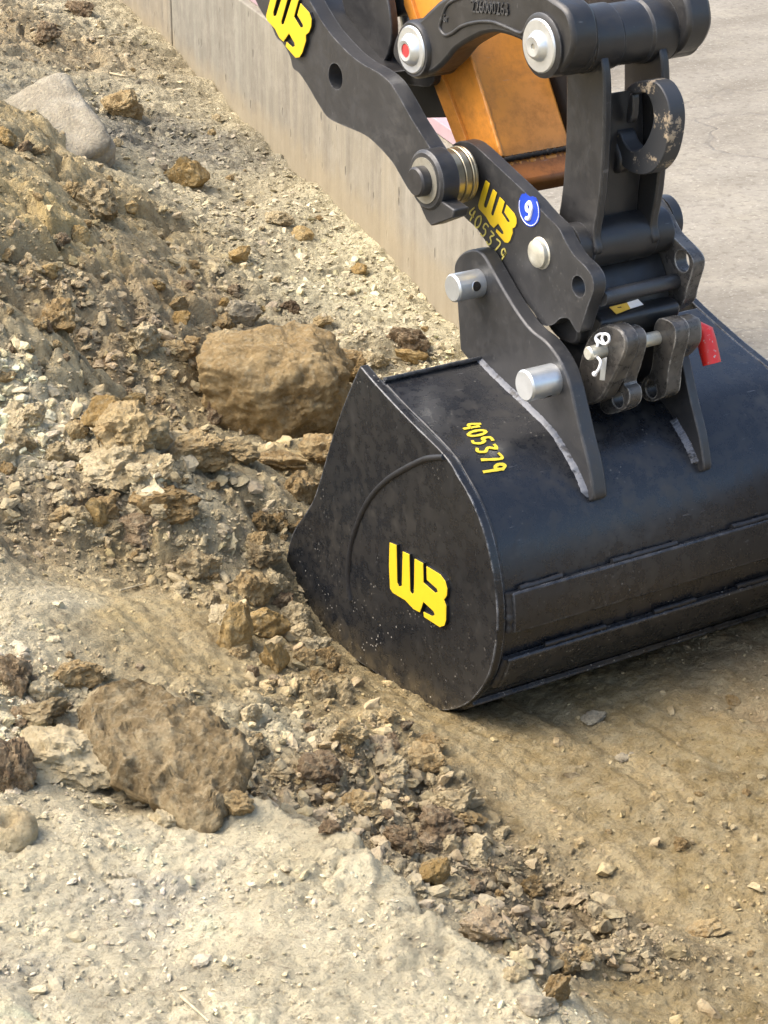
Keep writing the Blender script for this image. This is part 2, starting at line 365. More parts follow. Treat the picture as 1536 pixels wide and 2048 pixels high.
def worley2(x, y, s=0):
    ix, iy = np.floor(x), np.floor(y); d1 = np.full(x.shape, 9.0); d2 = d1.copy(); idv = np.zeros_like(x)
    for dx in (-1, 0, 1):
        for dy in (-1, 0, 1):
            cx, cy = ix + dx, iy + dy
            qx, qy = cx + hsh(cx, cy, 0, s), cy + hsh(cx, cy, 1, s)
            d = np.hypot(qx - x, qy - y); nw = d < d1
            d2 = np.where(nw, d1, np.minimum(d2, d)); idv = np.where(nw, hsh(cx, cy, 2, s), idv); d1 = np.where(nw, d, d1)
    return d1, d2, idv
def vn3(p, s=0):
    i = np.floor(p); f = p - i; f = f * f * (3 - 2 * f); t = 0
    for dx in (0, 1):
        for dy in (0, 1):
            for dz in (0, 1):
                wgt = (f[:, 0] if dx else 1 - f[:, 0]) * (f[:, 1] if dy else 1 - f[:, 1]) * (f[:, 2] if dz else 1 - f[:, 2])
                t = t + wgt * hsh(i[:, 0] + dx, i[:, 1] + dy, i[:, 2] + dz, s)
    return t - 0.5
def fbm3(p, o=4, s=0, g=0.5):
    return sum(g ** k * vn3(p * 2 ** k + 7.3 * k, s + k) for k in range(o))

# ------------------------------------------------------------------ the ground: one sheet, fine near the camera, out to the horizon
CP = dict(P=(0.60, 0.525, 0.35), T=(0.345, 0.262, 0.130), Y=(0.41, 0.305, 0.135), B=(0.30, 0.228, 0.128), D=(0.20, 0.15, 0.088), Q=(0.40, 0.365, 0.28),
          G=(0.44, 0.38, 0.245), K=(0.19, 0.178, 0.140), F=(0.265, 0.196, 0.088), W=(0.54, 0.485, 0.315), S=(0.31, 0.235, 0.118))
CTRL = [  # photo x, y, height, roughness, colour
 (900,1440,0,0.15,'F'),(1250,1390,0,0.15,'F'),(1536,1260,.01,.35,'B'),(1536,1600,0,0.21,'F'),(1300,1750,0,0.21,'F'),(1536,2048,.0,0.30,'F'),(1536,1450,0,.3,'B'),
 (1250,2048,0,0.30,'F'),(1100,1620,0,0.18,'F'),(1000,1500,0,0.15,'F'),(1400,1500,0,0.12,'F'),(1100,1420,0,0.12,'F'),
 (760,1440,.025,.8,'T'),(700,1550,.055,1,'B'),(880,1650,.02,1,'B'),(960,1800,.015,1,'D'),(1080,1950,.02,1,'D'),(650,1400,.06,.8,'S'),(560,1250,.085,.8,'T'),
 (700,1350,.02,.8,'T'),(800,1430,.01,0.30,'F'),
 (550,1670,.13,.4,'P'),(800,1790,.12,.4,'P'),(950,1930,.12,.5,'P'),(1080,2040,.115,.5,'P'),(300,1720,.15,.35,'P'),(0,1750,.17,.4,'P'),
 (500,1900,.15,.3,'P'),(0,2048,.17,.35,'P'),(700,2048,.15,.3,'P'),(150,1900,.16,.35,'P'),(310,1770,.15,.5,'Q'),(400,1860,.15,.5,'Q'),(20,1960,.17,.4,'Q'),(700,1740,.135,.5,'G'),
 (300,1520,.13,.6,'S'),(100,1480,.16,.8,'P'),(480,1580,.11,.9,'B'),(620,1560,.085,1,'B'),
 (0,1300,.20,.6,'P'),(150,1200,.18,.5,'P'),(280,1230,.15,.15,'Y'),(420,1340,.115,.5,'T'),(560,1450,.09,.8,'G'),(380,1270,.125,.2,'T'),
 (0,1080,.175,.8,'B'),(150,1060,.14,.8,'B'),(300,1120,.125,.7,'T'),(420,1170,.11,.8,'T'),
 (0,830,.27,.9,'P'),(200,885,.235,.9,'P'),(400,990,.185,.9,'P'),(540,1070,.13,.9,'G'),
 (60,740,.17,.9,'B'),(200,775,.12,.9,'B'),(430,905,.08,.8,'T'),(330,720,.13,.8,'T'),
 (560,940,.06,.7,'T'),(640,900,.05,.6,'T'),(660,700,.04,.7,'G'),
 (0,600,.34,.9,'T'),(0,400,.37,.8,'Y'),(120,470,.28,.9,'Y'),(300,560,.16,1,'B'),(250,650,.17,1,'B'),(450,600,.08,1,'B'),(600,640,.04,.8,'G'),
 (720,600,0,.5,'W'),(860,650,-.02,.45,'W'),(920,640,-.02,.4,'W'),(750,480,.0,.45,'W'),(560,400,.02,.55,'G'),(400,300,.05,.55,'K'),(270,280,.08,.6,'K'),(300,200,.08,.55,'G'),
 (430,210,.04,.45,'G'),(250,60,.09,.55,'G'),(120,100,.15,.7,'B'),(0,50,.20,.8,'B'),(0,220,.29,.7,'T'),(230,430,.16,.9,'T'),(210,0,.09,.5,'G'),(480,430,.04,.6,'G'),(650,420,.01,.5,'W')]
cxy = np.array([PZ(c[0], c[1], c[2])[:2] for c in CTRL]); cz = np.array([c[2] for c in CTRL], float)
cr_ = np.array([c[3] for c in CTRL], float); cc = np.array([CP[c[4]] for c in CTRL])
cxy = np.vstack([cxy, [[XB + .3, 2.9], [XB + .3, 3.3], [XB + .62, 3.0], [XB + .3, 3.7]]]); cz = np.append(cz, [-.012, .0, -.01, -.01])
cr_ = np.append(cr_, [.3, .5, .4, .5]); cc = np.vstack([cc, [CP['F'], CP['T'], CP['B'], CP['G']]])
for q_ in ((572,1140),(600,1200),(655,1280),(706,1318),(760,1355),(810,1392)):
    w_ = P(q_[0] - 4, q_[1] + 6, -.015); cxy = np.vstack([cxy, [w_[:2]]]); cz = np.append(cz, w_[2] - .012); cr_ = np.append(cr_, .5); cc = np.vstack([cc, [CP['T']]])
def tps(r2): return r2 * np.log(r2 + 1e-9) * 0.5
nC = len(cxy)
K = tps(((cxy[:, None] - cxy[None]) ** 2).sum(-1)) + np.eye(nC) * 0.02
Pm = np.hstack([np.ones((nC, 1)), cxy]); A = np.block([[K, Pm], [Pm.T, np.zeros((3, 3))]])
sol = np.linalg.solve(A, np.concatenate([cz, np.zeros(3)]))
def idw(x, y, vals, pw=3.0):
    acc = np.zeros((len(x),) + vals.shape[1:]); ws = np.zeros(len(x))
    for k in range(nC):
        wgt = 1.0 / (((x - cxy[k, 0]) ** 2 + (y - cxy[k, 1]) ** 2) ** (pw / 2) + 1e-5)
        acc += wgt[:, None] * vals[k] if vals.ndim > 1 else wgt * vals[k]; ws += wgt
    return acc / (ws[:, None] if vals.ndim > 1 else ws)
# shelf lip: the pale foreground shelf breaks off steeply towards the trench
LIP = [PZ(x, y, .10)[:2] for x, y in [(430,1600),(520,1640),(640,1690),(740,1730),(810,1790),(850,1870),(930,1905),(1000,1960),(1060,2010),(1130,2080),(1250,2250)]]
def lip_dist(x, y):
    best = np.full(x.shape, 9.0); side = np.zeros_like(x)
    for a, b_ in zip(LIP[:-1], LIP[1:]):
        d = b_ - a; L2 = d @ d; t = np.clip(((x - a[0]) * d[0] + (y - a[1]) * d[1]) / L2, 0, 1)
        ex, ey = x - a[0] - t * d[0], y - a[1] - t * d[1]; q = np.hypot(ex, ey)
        s = np.sign(ex * d[1] - ey * d[0]); nw = q < best; side = np.where(nw, s, side); best = np.where(nw, q, best)
    return best * side
def terrain(x, y):
    z = sol[nC] + sol[nC + 1] * x + sol[nC + 2] * y
    for k in range(nC): z = z + sol[k] * tps((x - cxy[k, 0]) ** 2 + (y - cxy[k, 1]) ** 2)
    u = x * RT[0] + y * RT[1]; v = x * HD[0] + y * HD[1]
    far = np.clip((np.maximum(np.abs(u - 0.0) - 1.4, 0) + np.maximum(1.7 - v, 0) + np.maximum(v - 8.5, 0)) / 1.2, 0, 1)
    z = np.clip(z, -.06, .42) * (1 - far) + 0.02 * far
    wx, wy = x + 0.10 * fbm2(x * 5, y * 5, 3, 60), y + 0.10 * fbm2(x * 5, y * 5, 3, 70)
    rough = idw(wx, wy, cr_)
    ld = lip_dist(x + .03 * fbm2(x * 14, y * 14, 3, 80), y + .03 * fbm2(x * 14, y * 14, 3, 90))
    lw = np.clip(1 - np.abs(ld) / 0.10, 0, 1)
    z = z - 0.030 * np.sign(ld) * LIPS * lw * np.clip(np.abs(ld) / 0.012, 0, 1)
    r2 = rough ** 1.6
    floor_ = np.clip((0.45 - rough) / 0.25, 0, 1)
    z = z + 0.10 * r2 * fbm2(x * 4.5, y * 4.5, 4, 1)
    tint = np.zeros_like(x)
    for sc, am, sd_ in ((7, .055, 11), (17, .031, 12), (42, .0130, 13), (95, .0055, 14)):
        jx, jy = x * sc + 0.9 * fbm2(x * sc * .8, y * sc * .8, 3, sd_ + 20), y * sc + 0.9 * fbm2(x * sc * .8, y * sc * .8, 3, sd_ + 30)
        d1, d2, idv = worley2(jx, jy, sd_)
        ck = np.clip((d2 - d1) / 0.30, 0, 1) ** 0.6
        gate = np.clip((vn2(x * sc * .35, y * sc * .35, sd_ + 5) + 0.5) * 1.6 - 0.3, 0, 1)
        z = z + am * (r2 if sc < 40 else np.maximum(r2, .22)) * gate * (ck * (0.35 + idv) - 0.45)
        tint = tint + (idv - .5) * gate * np.clip(rough * 1.3, .25, 1) * (.34 if sc < 90 else .25)
    # drag marks of the bucket along Y on the trench floor
    streak = fbm2(x * 18, y * 1.6, 4, 40) * 0.016 + fbm2(x * 60, y * 3.0, 3, 44) * 0.005 + 0.007 * np.clip(fbm2(x * 9, y * 7, 4, 47) * 2.2 - .2, 0, 1) * (fbm2(x * 45, y * 45, 3, 48, .7) + .3)
    inT = np.clip((lip_side(x, y) - 0.02) / .05, 0, 1)
    z = z + streak * floor_ * inT
    z = z + 0.006 * (0.4 + rough) * fbm2(x * 60, y * 60, 4, 50, .6)
    z = z + 0.003 * fbm2(x * 170, y * 170, 2, 54, .6)
    return z, rough, wx, wy, tint
LIPS = 1.0
_t = PZ(1250, 1700, 0); LIPS = float(np.sign(lip_dist(np.array([_t[0]]), np.array([_t[1]]))[0]))     # sign of the trench side
def lip_side(x, y): return lip_dist(x, y) * LIPS
def axis(a, b_, step, lim):
    c = list(np.arange(a, b_ + 1e-9, step)); s = step
    while c[-1] < lim: s *= 1.35; c.append(c[-1] + s)
    s = step; lo = [c[0]]
    while lo[-1] > -lim: s *= 1.35; lo.append(lo[-1] - s)
    return np.array(lo[:0:-1] + c)
STEP = 0.0045
ua, va = axis(-1.25, 0.95, STEP, 400), axis(2.15, 8.3, STEP * 1.4, 400)
UU, VV = np.meshgrid(ua, va); GX = (UU * RT[0] + VV * HD[0]).ravel(); GY = (UU * RT[1] + VV * HD[1]).ravel()
GZ, GR, WX, WY, GT = terrain(GX, GY)
GC = idw(WX, WY, cc, 3.2)
ldg = lip_side(GX, GY)
GC *= np.clip((1 + 0.35 * fbm2(GX * 11, GY * 11, 4, 100)) * (1 + GT), .35, 1.5)[:, None]
tone = np.clip(fbm2(GX * 3, GY * 3, 4, 110) * 2, -1, 1)[:, None]
GC = GC * (1 + tone * np.array([0.13, 0.13, 0.12]))
# pale polished drag streaks on the trench floor
fl = np.clip((0.45 - GR) / .2, 0, 1) * np.clip((ldg - .05) / .1, 0, 1)
stc = np.clip(fbm2(GX * 11, GY * 0.9, 5, 120) * 2.6 - .15, 0, 1) * fl
GC = GC * (1 - .7 * stc[:, None]) + np.array([0.42, 0.325, 0.17]) * .7 * stc[:, None]
dkp = np.clip(fbm2(GX * 8, GY * 2.2, 5, 130) * 2.4 - .25, 0, 1) * fl
GC = GC * (1 - .28 * dkp[:, None])
GC = np.clip(GC, 0.02, 0.68)
nu, nv = len(ua), len(va)
me = bpy.data.meshes.new('ground')
me.vertices.add(nu * nv); me.vertices.foreach_set('co', np.stack([GX, GY, GZ], 1).ravel())
ii = (np.arange(nv - 1)[:, None] * nu + np.arange(nu - 1)[None]).ravel()
quads = np.stack([ii, ii + 1, ii + 1 + nu, ii + nu], 1).ravel(); nq = len(ii)
me.loops.add(nq * 4); me.loops.foreach_set('vertex_index', quads)
me.polygons.add(nq); me.polygons.foreach_set('loop_start', np.arange(nq) * 4)
me.polygons.foreach_set('use_smooth', np.ones(nq, bool))
me.update(); me.validate()
ca = me.color_attributes.new('Col', 'FLOAT_COLOR', 'POINT'); ca.data.foreach_set('color', np.hstack([GC, np.ones((len(GC), 1))]).ravel())
me.materials.append(M['ground'])
ground = bpy.data.objects.new('ground', me); col.objects.link(ground); ground['kind'] = 'structure'
ground['label'] = 'broken tan and pale excavated soil with a scraped trench floor'
Zg = GZ.reshape(nv, nu); Cg = GC.reshape(nv, nu, 3); Rg = GR.reshape(nv, nu)
def gidx(x, y):
    u = x * RT[0] + y * RT[1]; v = x * HD[0] + y * HD[1]
    return np.clip(np.searchsorted(va, v), 0, nv - 1), np.clip(np.searchsorted(ua, u), 0, nu - 1)
def gz(x, y): return Zg[gidx(x, y)]
def hit(px, py):
    d = ray(px, py); d = d / np.linalg.norm(d); t = np.arange(2.4, 9.5, 0.006)
    pts = CAM + d[None] * t[:, None]; below = pts[:, 2] < gz(pts[:, 0], pts[:, 1])
    return pts[np.argmax(below)] if below.any() else pts[-1]

# ------------------------------------------------------------------ concrete slab with its formed edge wall
WA, WB_ = PZ(920, 640, 0)[:2], PZ(430, 210, 0)[:2]
WD = (WB_ - WA) / np.linalg.norm(WB_ - WA); WN = np.array([WD[1], -WD[0]])       # along the wall (away), into the slab
ZS = 0.352
def wp(t, s, z): q = WA + WD * t + WN * s; return np.array([q[0], q[1], z])
def wedge_box(name, t0, t1, s0, s1, z0, z1, mat, parent=None, nt_=1, **kw):
    c = (wp(t0, s0, z0) + wp(t1, s1, z1)) / 2
    return box(name, c, [(*WD, 0), (*WN, 0), (0, 0, 1)], ((t1 - t0) / 2, (s1 - s0) / 2, (z1 - z0) / 2), mat, parent, **kw)
wl = thing('concrete_wall', 'formed concrete edge wall below the slab, running from the bucket to the upper left', 'wall', wp(0.5, 0, -.1))
tj = [-3.0, 0.42, 2.42, 7.0]
for k in range(3):
    wedge_box('wall_panel', tj[k] + .002, tj[k + 1] - .002, 0.004 * (k == 1), 0.22, -.5, ZS - .004, 'wall', wl, bevel=.004)
wedge_box('joint_filler', -3.0, 7.0, 0.012, 0.2, -.5, ZS - .01, 'wall', wl, bevel=0)
sl = wedge_box('concrete_slab', -6.0, 30.0, 0.02, 40.0, ZS - .15, ZS, 'slab', bevel=.006); sl['kind'] = 'structure'
sl['label'] = 'worn beige concrete slab behind the machine'
bd = thing('pink_board', 'long pinkish board lying along the slab edge behind the machine', 'board', wp(1.2, .04, ZS))
wedge_box('plank', 0.0, 6.0, 0.020, 0.075, ZS + .001, ZS + .030, 'pink', bd, bevel=.002)
wedge_box('plank', 0.05, 6.0, 0.078, 0.115, ZS + .001, ZS + .052, 'pink', bd, bevel=.002)

# ------------------------------------------------------------------ the bucket
bucket = thing('excavator_bucket', 'black grading bucket with raised yellow lettering, resting in the soil', 'bucket', (XB + .3, 2.8, 0))
BW = 0.63
SIDE = [(720,732,1),(756,774),(820,842),(889,911),(918,957),(945,1005),(970,1072),(987,1151),(995,1230),(991,1292),(977,1352),(947,1397),(914,1417),(877,1421),(847,1412),
        (810,1389),(760,1352),(706,1316),(655,1280),(600,1200),(570,1130,1),(585,1067),(610,1028),(626,1000),(639,963),(668,863),(697,784)]
plate('side_plate', SIDE, 0.0, 0.014, 'bucket', bucket, bevel=.0012)
solid('side_plate', [[YZ(x, y, 0) for x, y in spline(SIDE, 4)]], BW - .014, BW, 'bucket', bucket, .0012)
PROF = spline([(745,764),(790,812),(840,862),(889,914),(918,960),(944,1010),(968,1076),(984,1152),(991,1228),(988,1288),(974,1346),(946,1390),(914,1410),(877,1414),(850,1405),
        (812,1382),(762,1345),(708,1309),(657,1273),(604,1196),(574,1128)], 6, False)
PR = np.array([YZ(x, y, 0) for x, y in PROF])                      # outer shell profile in (y, z)
def offset(pr, d):
    T = np.gradient(pr, axis=0); T /= np.linalg.norm(T, axis=1)[:, None]
    return pr + d * np.stack([T[:, 1], -T[:, 0]], 1)
cen = PR.mean(0); sgn = 1 if ((offset(PR, .01) - cen) ** 2).sum() > ((PR - cen) ** 2).sum() else -1   # + is outwards
OUT = lambda d: offset(PR, d * sgn)
loop = [tuple(p) for p in PR] + [tuple(p) for p in OUT(-.010)[::-1]]
solid('shell', [loop], 0.0145, BW - .0145, 'shell', bucket, 0)
SL = np.concatenate([[0], np.cumsum(np.linalg.norm(np.diff(PR, axis=0), axis=1))])
def on_shell(o, s, d=0.0):
    q = OUT(d); return np.array([XB + o, np.interp(s, SL, q[:, 0]), np.interp(s, SL, q[:, 1])])
def s_of(px, py):                                                  # arc length of the profile point nearest to a photo point on the near side
    y, z = YZ(px, py, 0); return SL[np.argmin((PR[:, 0] - y) ** 2 + (PR[:, 1] - z) ** 2)]
def strip(name, s0, s1, o0, o1, d, mat, parent, b=.002):
    ss = np.linspace(s0, s1, 14); lo = [on_shell(0, s, .0005)[1:] for s in ss]; hi = [on_shell(0, s, d)[1:] for s in ss]
    return solid(name, [[tuple(q) for q in lo] + [tuple(q) for q in hi[::-1]]], o0, o1, mat, parent, b)
s1a, s1b, s2a, s2b = s_of(993, 1196), s_of(992, 1270), s_of(986, 1318), s_of(962, 1374)
strip('wear_strip', s1a, s1b, .022, BW - .022, .013, 'shell', bucket, .003)
strip('wear_strip', s2a, s2b, .022, BW - .022, .013, 'shell', bucket, .003)
strip('wear_strip', s_of(925, 1405), s_of(860, 1409), .016, BW - .016, .010, 'shell', bucket)
strip('cutting_edge', s_of(640, 1250), SL[-1], .0, BW, .016, 'bucket', bucket)
lip_ = [on_shell(o, SL[0] + .006, .004) for o in np.linspace(.016, .20, 20)]
tube('lip_bar', lip_, .0035, 'bucket', bucket)
def bead(o0, o1, s, d=.005, r=.0045, mat='weldblack', parent=bucket, jit=.12):
    k = max(8, int((o1 - o0) / .004)); return tube('weld_bead', [on_shell(o, s, d) + rng.normal(0, .0004, 3) for o in np.linspace(o0, o1, k)], r, mat, parent, jitter=jit)
for a, b_ in ((.04, .115), (.205, .325), (.43, .56)): bead(a, b_, s1a - .002)
for a, b_ in ((.09, .20), (.29, .37), (.45, .60)): bead(a, b_, s2a - .002)
for a, b_ in ((.10, .22), (.34, .50)): bead(a, b_, s2b + .002)
for s0, s1 in ((s1a, s1b), (s2a, s2b)):
    tube('weld_bead', [on_shell(.020, s, .006) for s in np.linspace(s0, s1, 14)], .006, 'weldblack', bucket, jitter=.25)
# seam between shell and the near side plate, and the arc-shaped seam on the plate
tube('weld_bead', [on_shell(.016, s, .0006) for s in np.linspace(SL[2], s_of(914, 1410), 110)], .0026, 'weldblack', bucket, jitter=.3)
ARC = [(889,914),(852,918),(810,938),(777,959),(748,988),(727,1022),(714,1055),(704,1088),(700,1118),(698,1160),(702,1200)]
tube('seam', [P(x, y, .0012) for x, y in spline(ARC, 6, False)], .0056, 'weldblack', bucket, n=10, jitter=.04, flat=.9)

# ears that carry the pins, with grey primed welds
EAR = [(908,546),(910,525),(923,507),(945,499),(964,507),(986,543),(1011,587),(1036,627),(1061,659),(1093,685),(1121,724),(1138,766),(1149,812),(1162,869),(1176,925),(1184,970),(1186,1000),(1170,1004,1),
       (1140,960),(1110,915),(1080,868),(1045,830),(1010,795),(975,755),(935,718,1),(920,700,1),(914,609)]
O_E = .19
ear = plate('ear', EAR, O_E, O_E + .026, 'hitch', bucket, bevel=.003)
EAR2 = EAR[10:25]
t0 = [(q[0], q[1]) for q in EAR2]
solid('ear', [[YZ(x, y, O_E) for x, y in spline([(1040,700,1)] + EAR2[0:], 4)]], .395, .411, 'hitch', bucket, .002)
sa, sb = SL[0], s_of(965, 1064)
def weld_s(px, py):   # profile arc length under a photo point in the ear plane
    y, z = YZ(px, py, O_E); return SL[np.argmin((PR[:, 0] - y) ** 2 + (PR[:, 1] - z) ** 2)]
ws0, ws1 = weld_s(952, 708), weld_s(1178, 1000)
def fillet(o_face, sgn_, sa_, sb_, wd, ht, mat):
    V, Fc = [], []; k_ = 110
    for i, s in enumerate(np.linspace(sa_, sb_, k_)):
        t = min(1, min(i, k_ - 1 - i) / 4 + .25); wv = wd * t * (1 + .07 * random.uniform(-1, 1) + .05 * math.sin(i * .5)); hv = ht * t * (1 + .15 * random.uniform(-1, 1))
        V += [on_shell(o_face + sgn_ * .0, s, -.002), on_shell(o_face + sgn_ * wv, s, -.0004), on_shell(o_face + sgn_ * wv * .72, s, hv * .38 + .0006 * math.sin(i * 2.1)), on_shell(o_face + sgn_ * wv * .30, s, hv * .72), on_shell(o_face - sgn_ * .0006, s, hv)]
    for i in range(k_ - 1):
        for j in range(5): a, b_ = i * 5 + j, i * 5 + (j + 1) % 5; Fc.append((a, b_, b_ + 5, a + 5))
    Fc += [tuple(range(5)), tuple((k_ - 1) * 5 + j for j in range(5))]
    return mk('weld_bead', V, Fc, mat, bucket, sharp=70)
fillet(O_E, -1, ws0, ws1, .0080, .0055, 'weldgrey')
fillet(O_E + .026, 1, ws0, ws1, .008, .008, 'weldblack')
fillet(.395, -1, ws1 - .085, ws1 - .006, .009, .007, 'weldgrey')
fillet(.411, 1, ws0, ws1 - .006, .007, .007, 'weldblack')
def cross_pin(cx, cy, o, r, hole):
    c = YZ(cx, cy, o); L = O_E - o
    pn = lathe('bucket_pin', c, [(o, 0), (o, r - .0025), (o + .0025, r), (O_E + .03, r), (O_E + .03, 0)], 'silver', bucket, n=40)
    oc = o + L * .62; rings = [(.0, .0005), (.0072, .0005), (.0074, .0007), (.0090, .0006)]
    def hv(rho, lift, k): t = 2 * math.pi * k / 24; an = hole + rho * math.sin(t) / r; return np.array([XB + oc + rho * math.cos(t), c[0] + (r + lift) * math.cos(an), c[1] + (r + lift) * math.sin(an)])
    q = lambda a, b_: [(k, (k + 1) % 24, 24 + (k + 1) % 24, 24 + k) for k in range(24)]
    mk('hole_shade_disc', [hv(.0002, .0006, k) for k in range(24)] + [hv(.0073, .0006, k) for k in range(24)], q(0, 1), 'grime_hole_shade', pn, smooth=False)  # dark disc on the pin surface: shade of a cross hole painted, nothing bored
    mk('hole_rim', [hv(.0073, .0008, k) for k in range(24)] + [hv(.0088, .0003, k) for k in range(24)], q(0, 1), 'silver', pn, smooth=False)
cross_pin(904, 577, O_E - .048, .0215, R(170)); cross_pin(1048, 772, O_E - .052, .0235, R(236))

# raised WB lettering (outline in its own flat units)
LOGO = [(525,972),(558,985),(562,1165),(570,1184),(584,1180),(588,1015),(620,1030),(624,1205),(632,1220),(642,1213),(645,1050),(686,1072),(688,1165),(744,1214),(757,1208),(751,1194),(704,1152),(702,1086),
        (768,1126),(792,1158),(802,1195),(800,1228),(786,1248),(797,1278),(796,1345),(788,1372),(766,1379),(690,1330),(688,1305),(730,1326),(742,1318),(735,1302),(688,1258),(670,1308),(640,1292),(600,1250),(540,1214),(527,1192),(522,1080)]
def affine(src, dst):
    Am = np.array([[*s, 1] for s in src], float); return np.linalg.solve(Am, np.array(dst, float))
def emblem(name, src, dst, o, th, parent, mat='yellow', back=None):
    Am = affine(src, dst); px = [tuple(np.array([x, y, 1.0]) @ Am) for x, y in LOGO]
    loop = [YZ(x, y, o) for x, y in px]
    e = solid(name, [loop], o, o + th, mat, parent, .0006, smooth=False)
    return e, loop
c5 = lambda x, y: (560 + x / 2.4, 680 + y / 2.4)
B3 = [(525, 972), (527, 1192), (785, 1372)]
e, lp = emblem('raised_lettering', B3, [c5(*q) for q in B3], -.0055, .0012, bucket)
body = solid('lettering_plate', [lp], -.0042, -.0003, 'black', bucket, 0, smooth=False)
# hand-written paint numbers: strokes in a unit cell (x right, y up)
DIG = {'4': [[(.45,1),(.1,.35),(.8,.40)],[(.72,.85),(.55,-.05)]], '0': [[(.5,1),(.15,.7),(.12,.25),(.4,0),(.75,.25),(.78,.75),(.5,1)]],
       '5': [[(.85,1),(.3,.95),(.22,.55),(.6,.6),(.78,.35),(.55,.05),(.15,.03)]], '3': [[(.15,.95),(.75,.95),(.4,.58),(.78,.35),(.55,.02),(.12,.05)]],
       '7': [[(.1,.93),(.8,.97),(.4,0)]], '9': [[(.75,.85),(.4,1),(.18,.72),(.4,.5),(.72,.7),(.75,.85),(.55,-.1)]]}
def strokes(name, text, fn, wdt, mat, parent, r):
    V, Fc = [], []
    for k, ch in enumerate(text):
        for st in DIG[ch]:
            pts = [fn(k * wdt + x * wdt * .86, y) for x, y in spline(st, 5, False)]; n0 = len(V); q = np.array(pts)
            T = np.gradient(q, axis=0); T /= np.linalg.norm(T, axis=1)[:, None] + 1e-9
            e1 = fn(k * wdt, 0); nr = np.cross(fn(k * wdt + .01, 0) - e1, fn(k * wdt, .01) - e1); nr /= np.linalg.norm(nr)
            if nr @ (CAM - e1) < 0: nr = -nr
            for i, p_ in enumerate(q):
                sd_ = np.cross(T[i], nr); rr = r * (0.85 + .3 * random.random())
                V += [p_ - sd_ * rr, p_ + sd_ * rr, p_ + sd_ * rr + nr * .0009, p_ - sd_ * rr + nr * .0009]
            for i in range(len(q) - 1):
                for j in range(4): a, b_ = n0 + i * 4 + j, n0 + i * 4 + (j + 1) % 4; Fc.append((a, b_, b_ + 4, a + 4))
            Fc += [(n0, n0 + 1, n0 + 2, n0 + 3), tuple(n0 + (len(q) - 1) * 4 + j for j in range(4))]
    return mk(name, V, Fc, mat, parent, smooth=False)
sA, sB = s_of(848, 870), s_of(925, 970)
def on_num(x, y): return on_shell(.066 + .030 * y - .022 * x + .006 * y * x, sA + (sB - sA) * x, .0008)
strokes('painted_number', '405379', on_num, 1 / 6., 'marker', bucket, .0023)

# ------------------------------------------------------------------ quick hitch
hitch = thing('quick_hitch', 'charcoal quick hitch coupler with yellow decal and blue 9 sticker', 'quick hitch', P(1150, 650, .32))
HP = [(905,345),(899,310),(904,292),(918,283),(935,284),(955,296),(999,337),(1055,390),(1092,431),(1117,456),(1130,481),(1149,512),(1172,535),(1185,556),(1187,581),(1176,612),(1167,640),(1159,664),
      (1151,660),(1139,640),(1131,636),(1119,638),(1108,648),(1092,652),(1079,646),(1071,631),(1055,609),(1036,581),(1017,552),(1005,534),(983,501),(955,459),(930,435),(915,410)]
O_H = .218
plate('hitch_plate', HP, O_H, O_H + .022, 'hitch', hitch, [(1157,573,.0155)], bevel=.002)
HF = [(1225,350),(1285,388),(1310,412),(1338,463),(1352,480),(1372,500),(1384,516),(1386,536),(1374,577),(1366,606),(1340,625,1),(1240,660,1),(1180,560),(1170,450)]
plate('hitch_plate', HF, .413, .435, 'greasy', hitch, [(1364,522,.0165)], bevel=.002)
lathe('boss', YZ(1318, 440, .435), [(.4355, .036), (.452, .036), (.455, .030), (.455, 0)], 'hitch', hitch)
c = YZ(1081, 506, O_H)
lathe('bolt', c, [(O_H - .011, 0), (O_H - .011, .014), (O_H - .008, .0205), (O_H - .002, .0215), (O_H - .0005, .024), (O_H + .01, .024)], 'oldpin', hitch, n=28)
c = YZ(1202, 597, .24); c2 = YZ(1352, 562, .413)
tube('cross_bar', [(XB + o, c[0] + (c2[0] - c[0]) * t, c[1] + (c2[1] - c[1]) * t) for t, o in ((0, .2405), (.5, .327), (1, .4125))], .0115, 'hitch', hitch, n=20)
# body casting between the plates
plate('hitch_body', [(1080,480),(1118,520),(1145,575),(1156,640),(1150,690),(1100,660),(1060,560)], .2405, .4125, 'cast', hitch, bevel=.004)
plate('hitch_body', [(1120,640),(1172,628),(1196,636),(1203,652),(1196,676),(1184,700),(1178,740),(1168,780),(1150,795),(1132,780),(1122,720)], .258, .405, 'cast', hitch, bevel=.004)
# label on the body under the cross bar
def patch(name, quad, o_list, mat, parent, lift=0.0):
    v = [P(x, y, o) for (x, y), o in zip(quad, o_list)]; v = np.array(v); nr = np.cross(v[1] - v[0], v[3] - v[0]); nr /= np.linalg.norm(nr)
    if nr @ (CAM - v[0]) < 0: nr = -nr
    v = v + nr * lift; v2 = v - nr * .0008
    return mk(name, list(v) + list(v2), [(0, 1, 2, 3), (7, 6, 5, 4), (0, 4, 5, 1), (1, 5, 6, 2), (2, 6, 7, 3), (3, 7, 4, 0)], mat, parent, smooth=False)
lab = patch('warning_label', [(1219,614),(1254,605),(1261,617),(1233,628)], [.285, .318, .318, .288], 'amber', hitch)
patch('warning_label', [(1254,605),(1276,598),(1287,609),(1261,617)], [.318, .340, .345, .318], 'white', hitch)
patch('print', [(1234,615),(1250,611),(1253,616),(1238,621)], [.297, .313, .313, .299], 'black', lab, .0008)
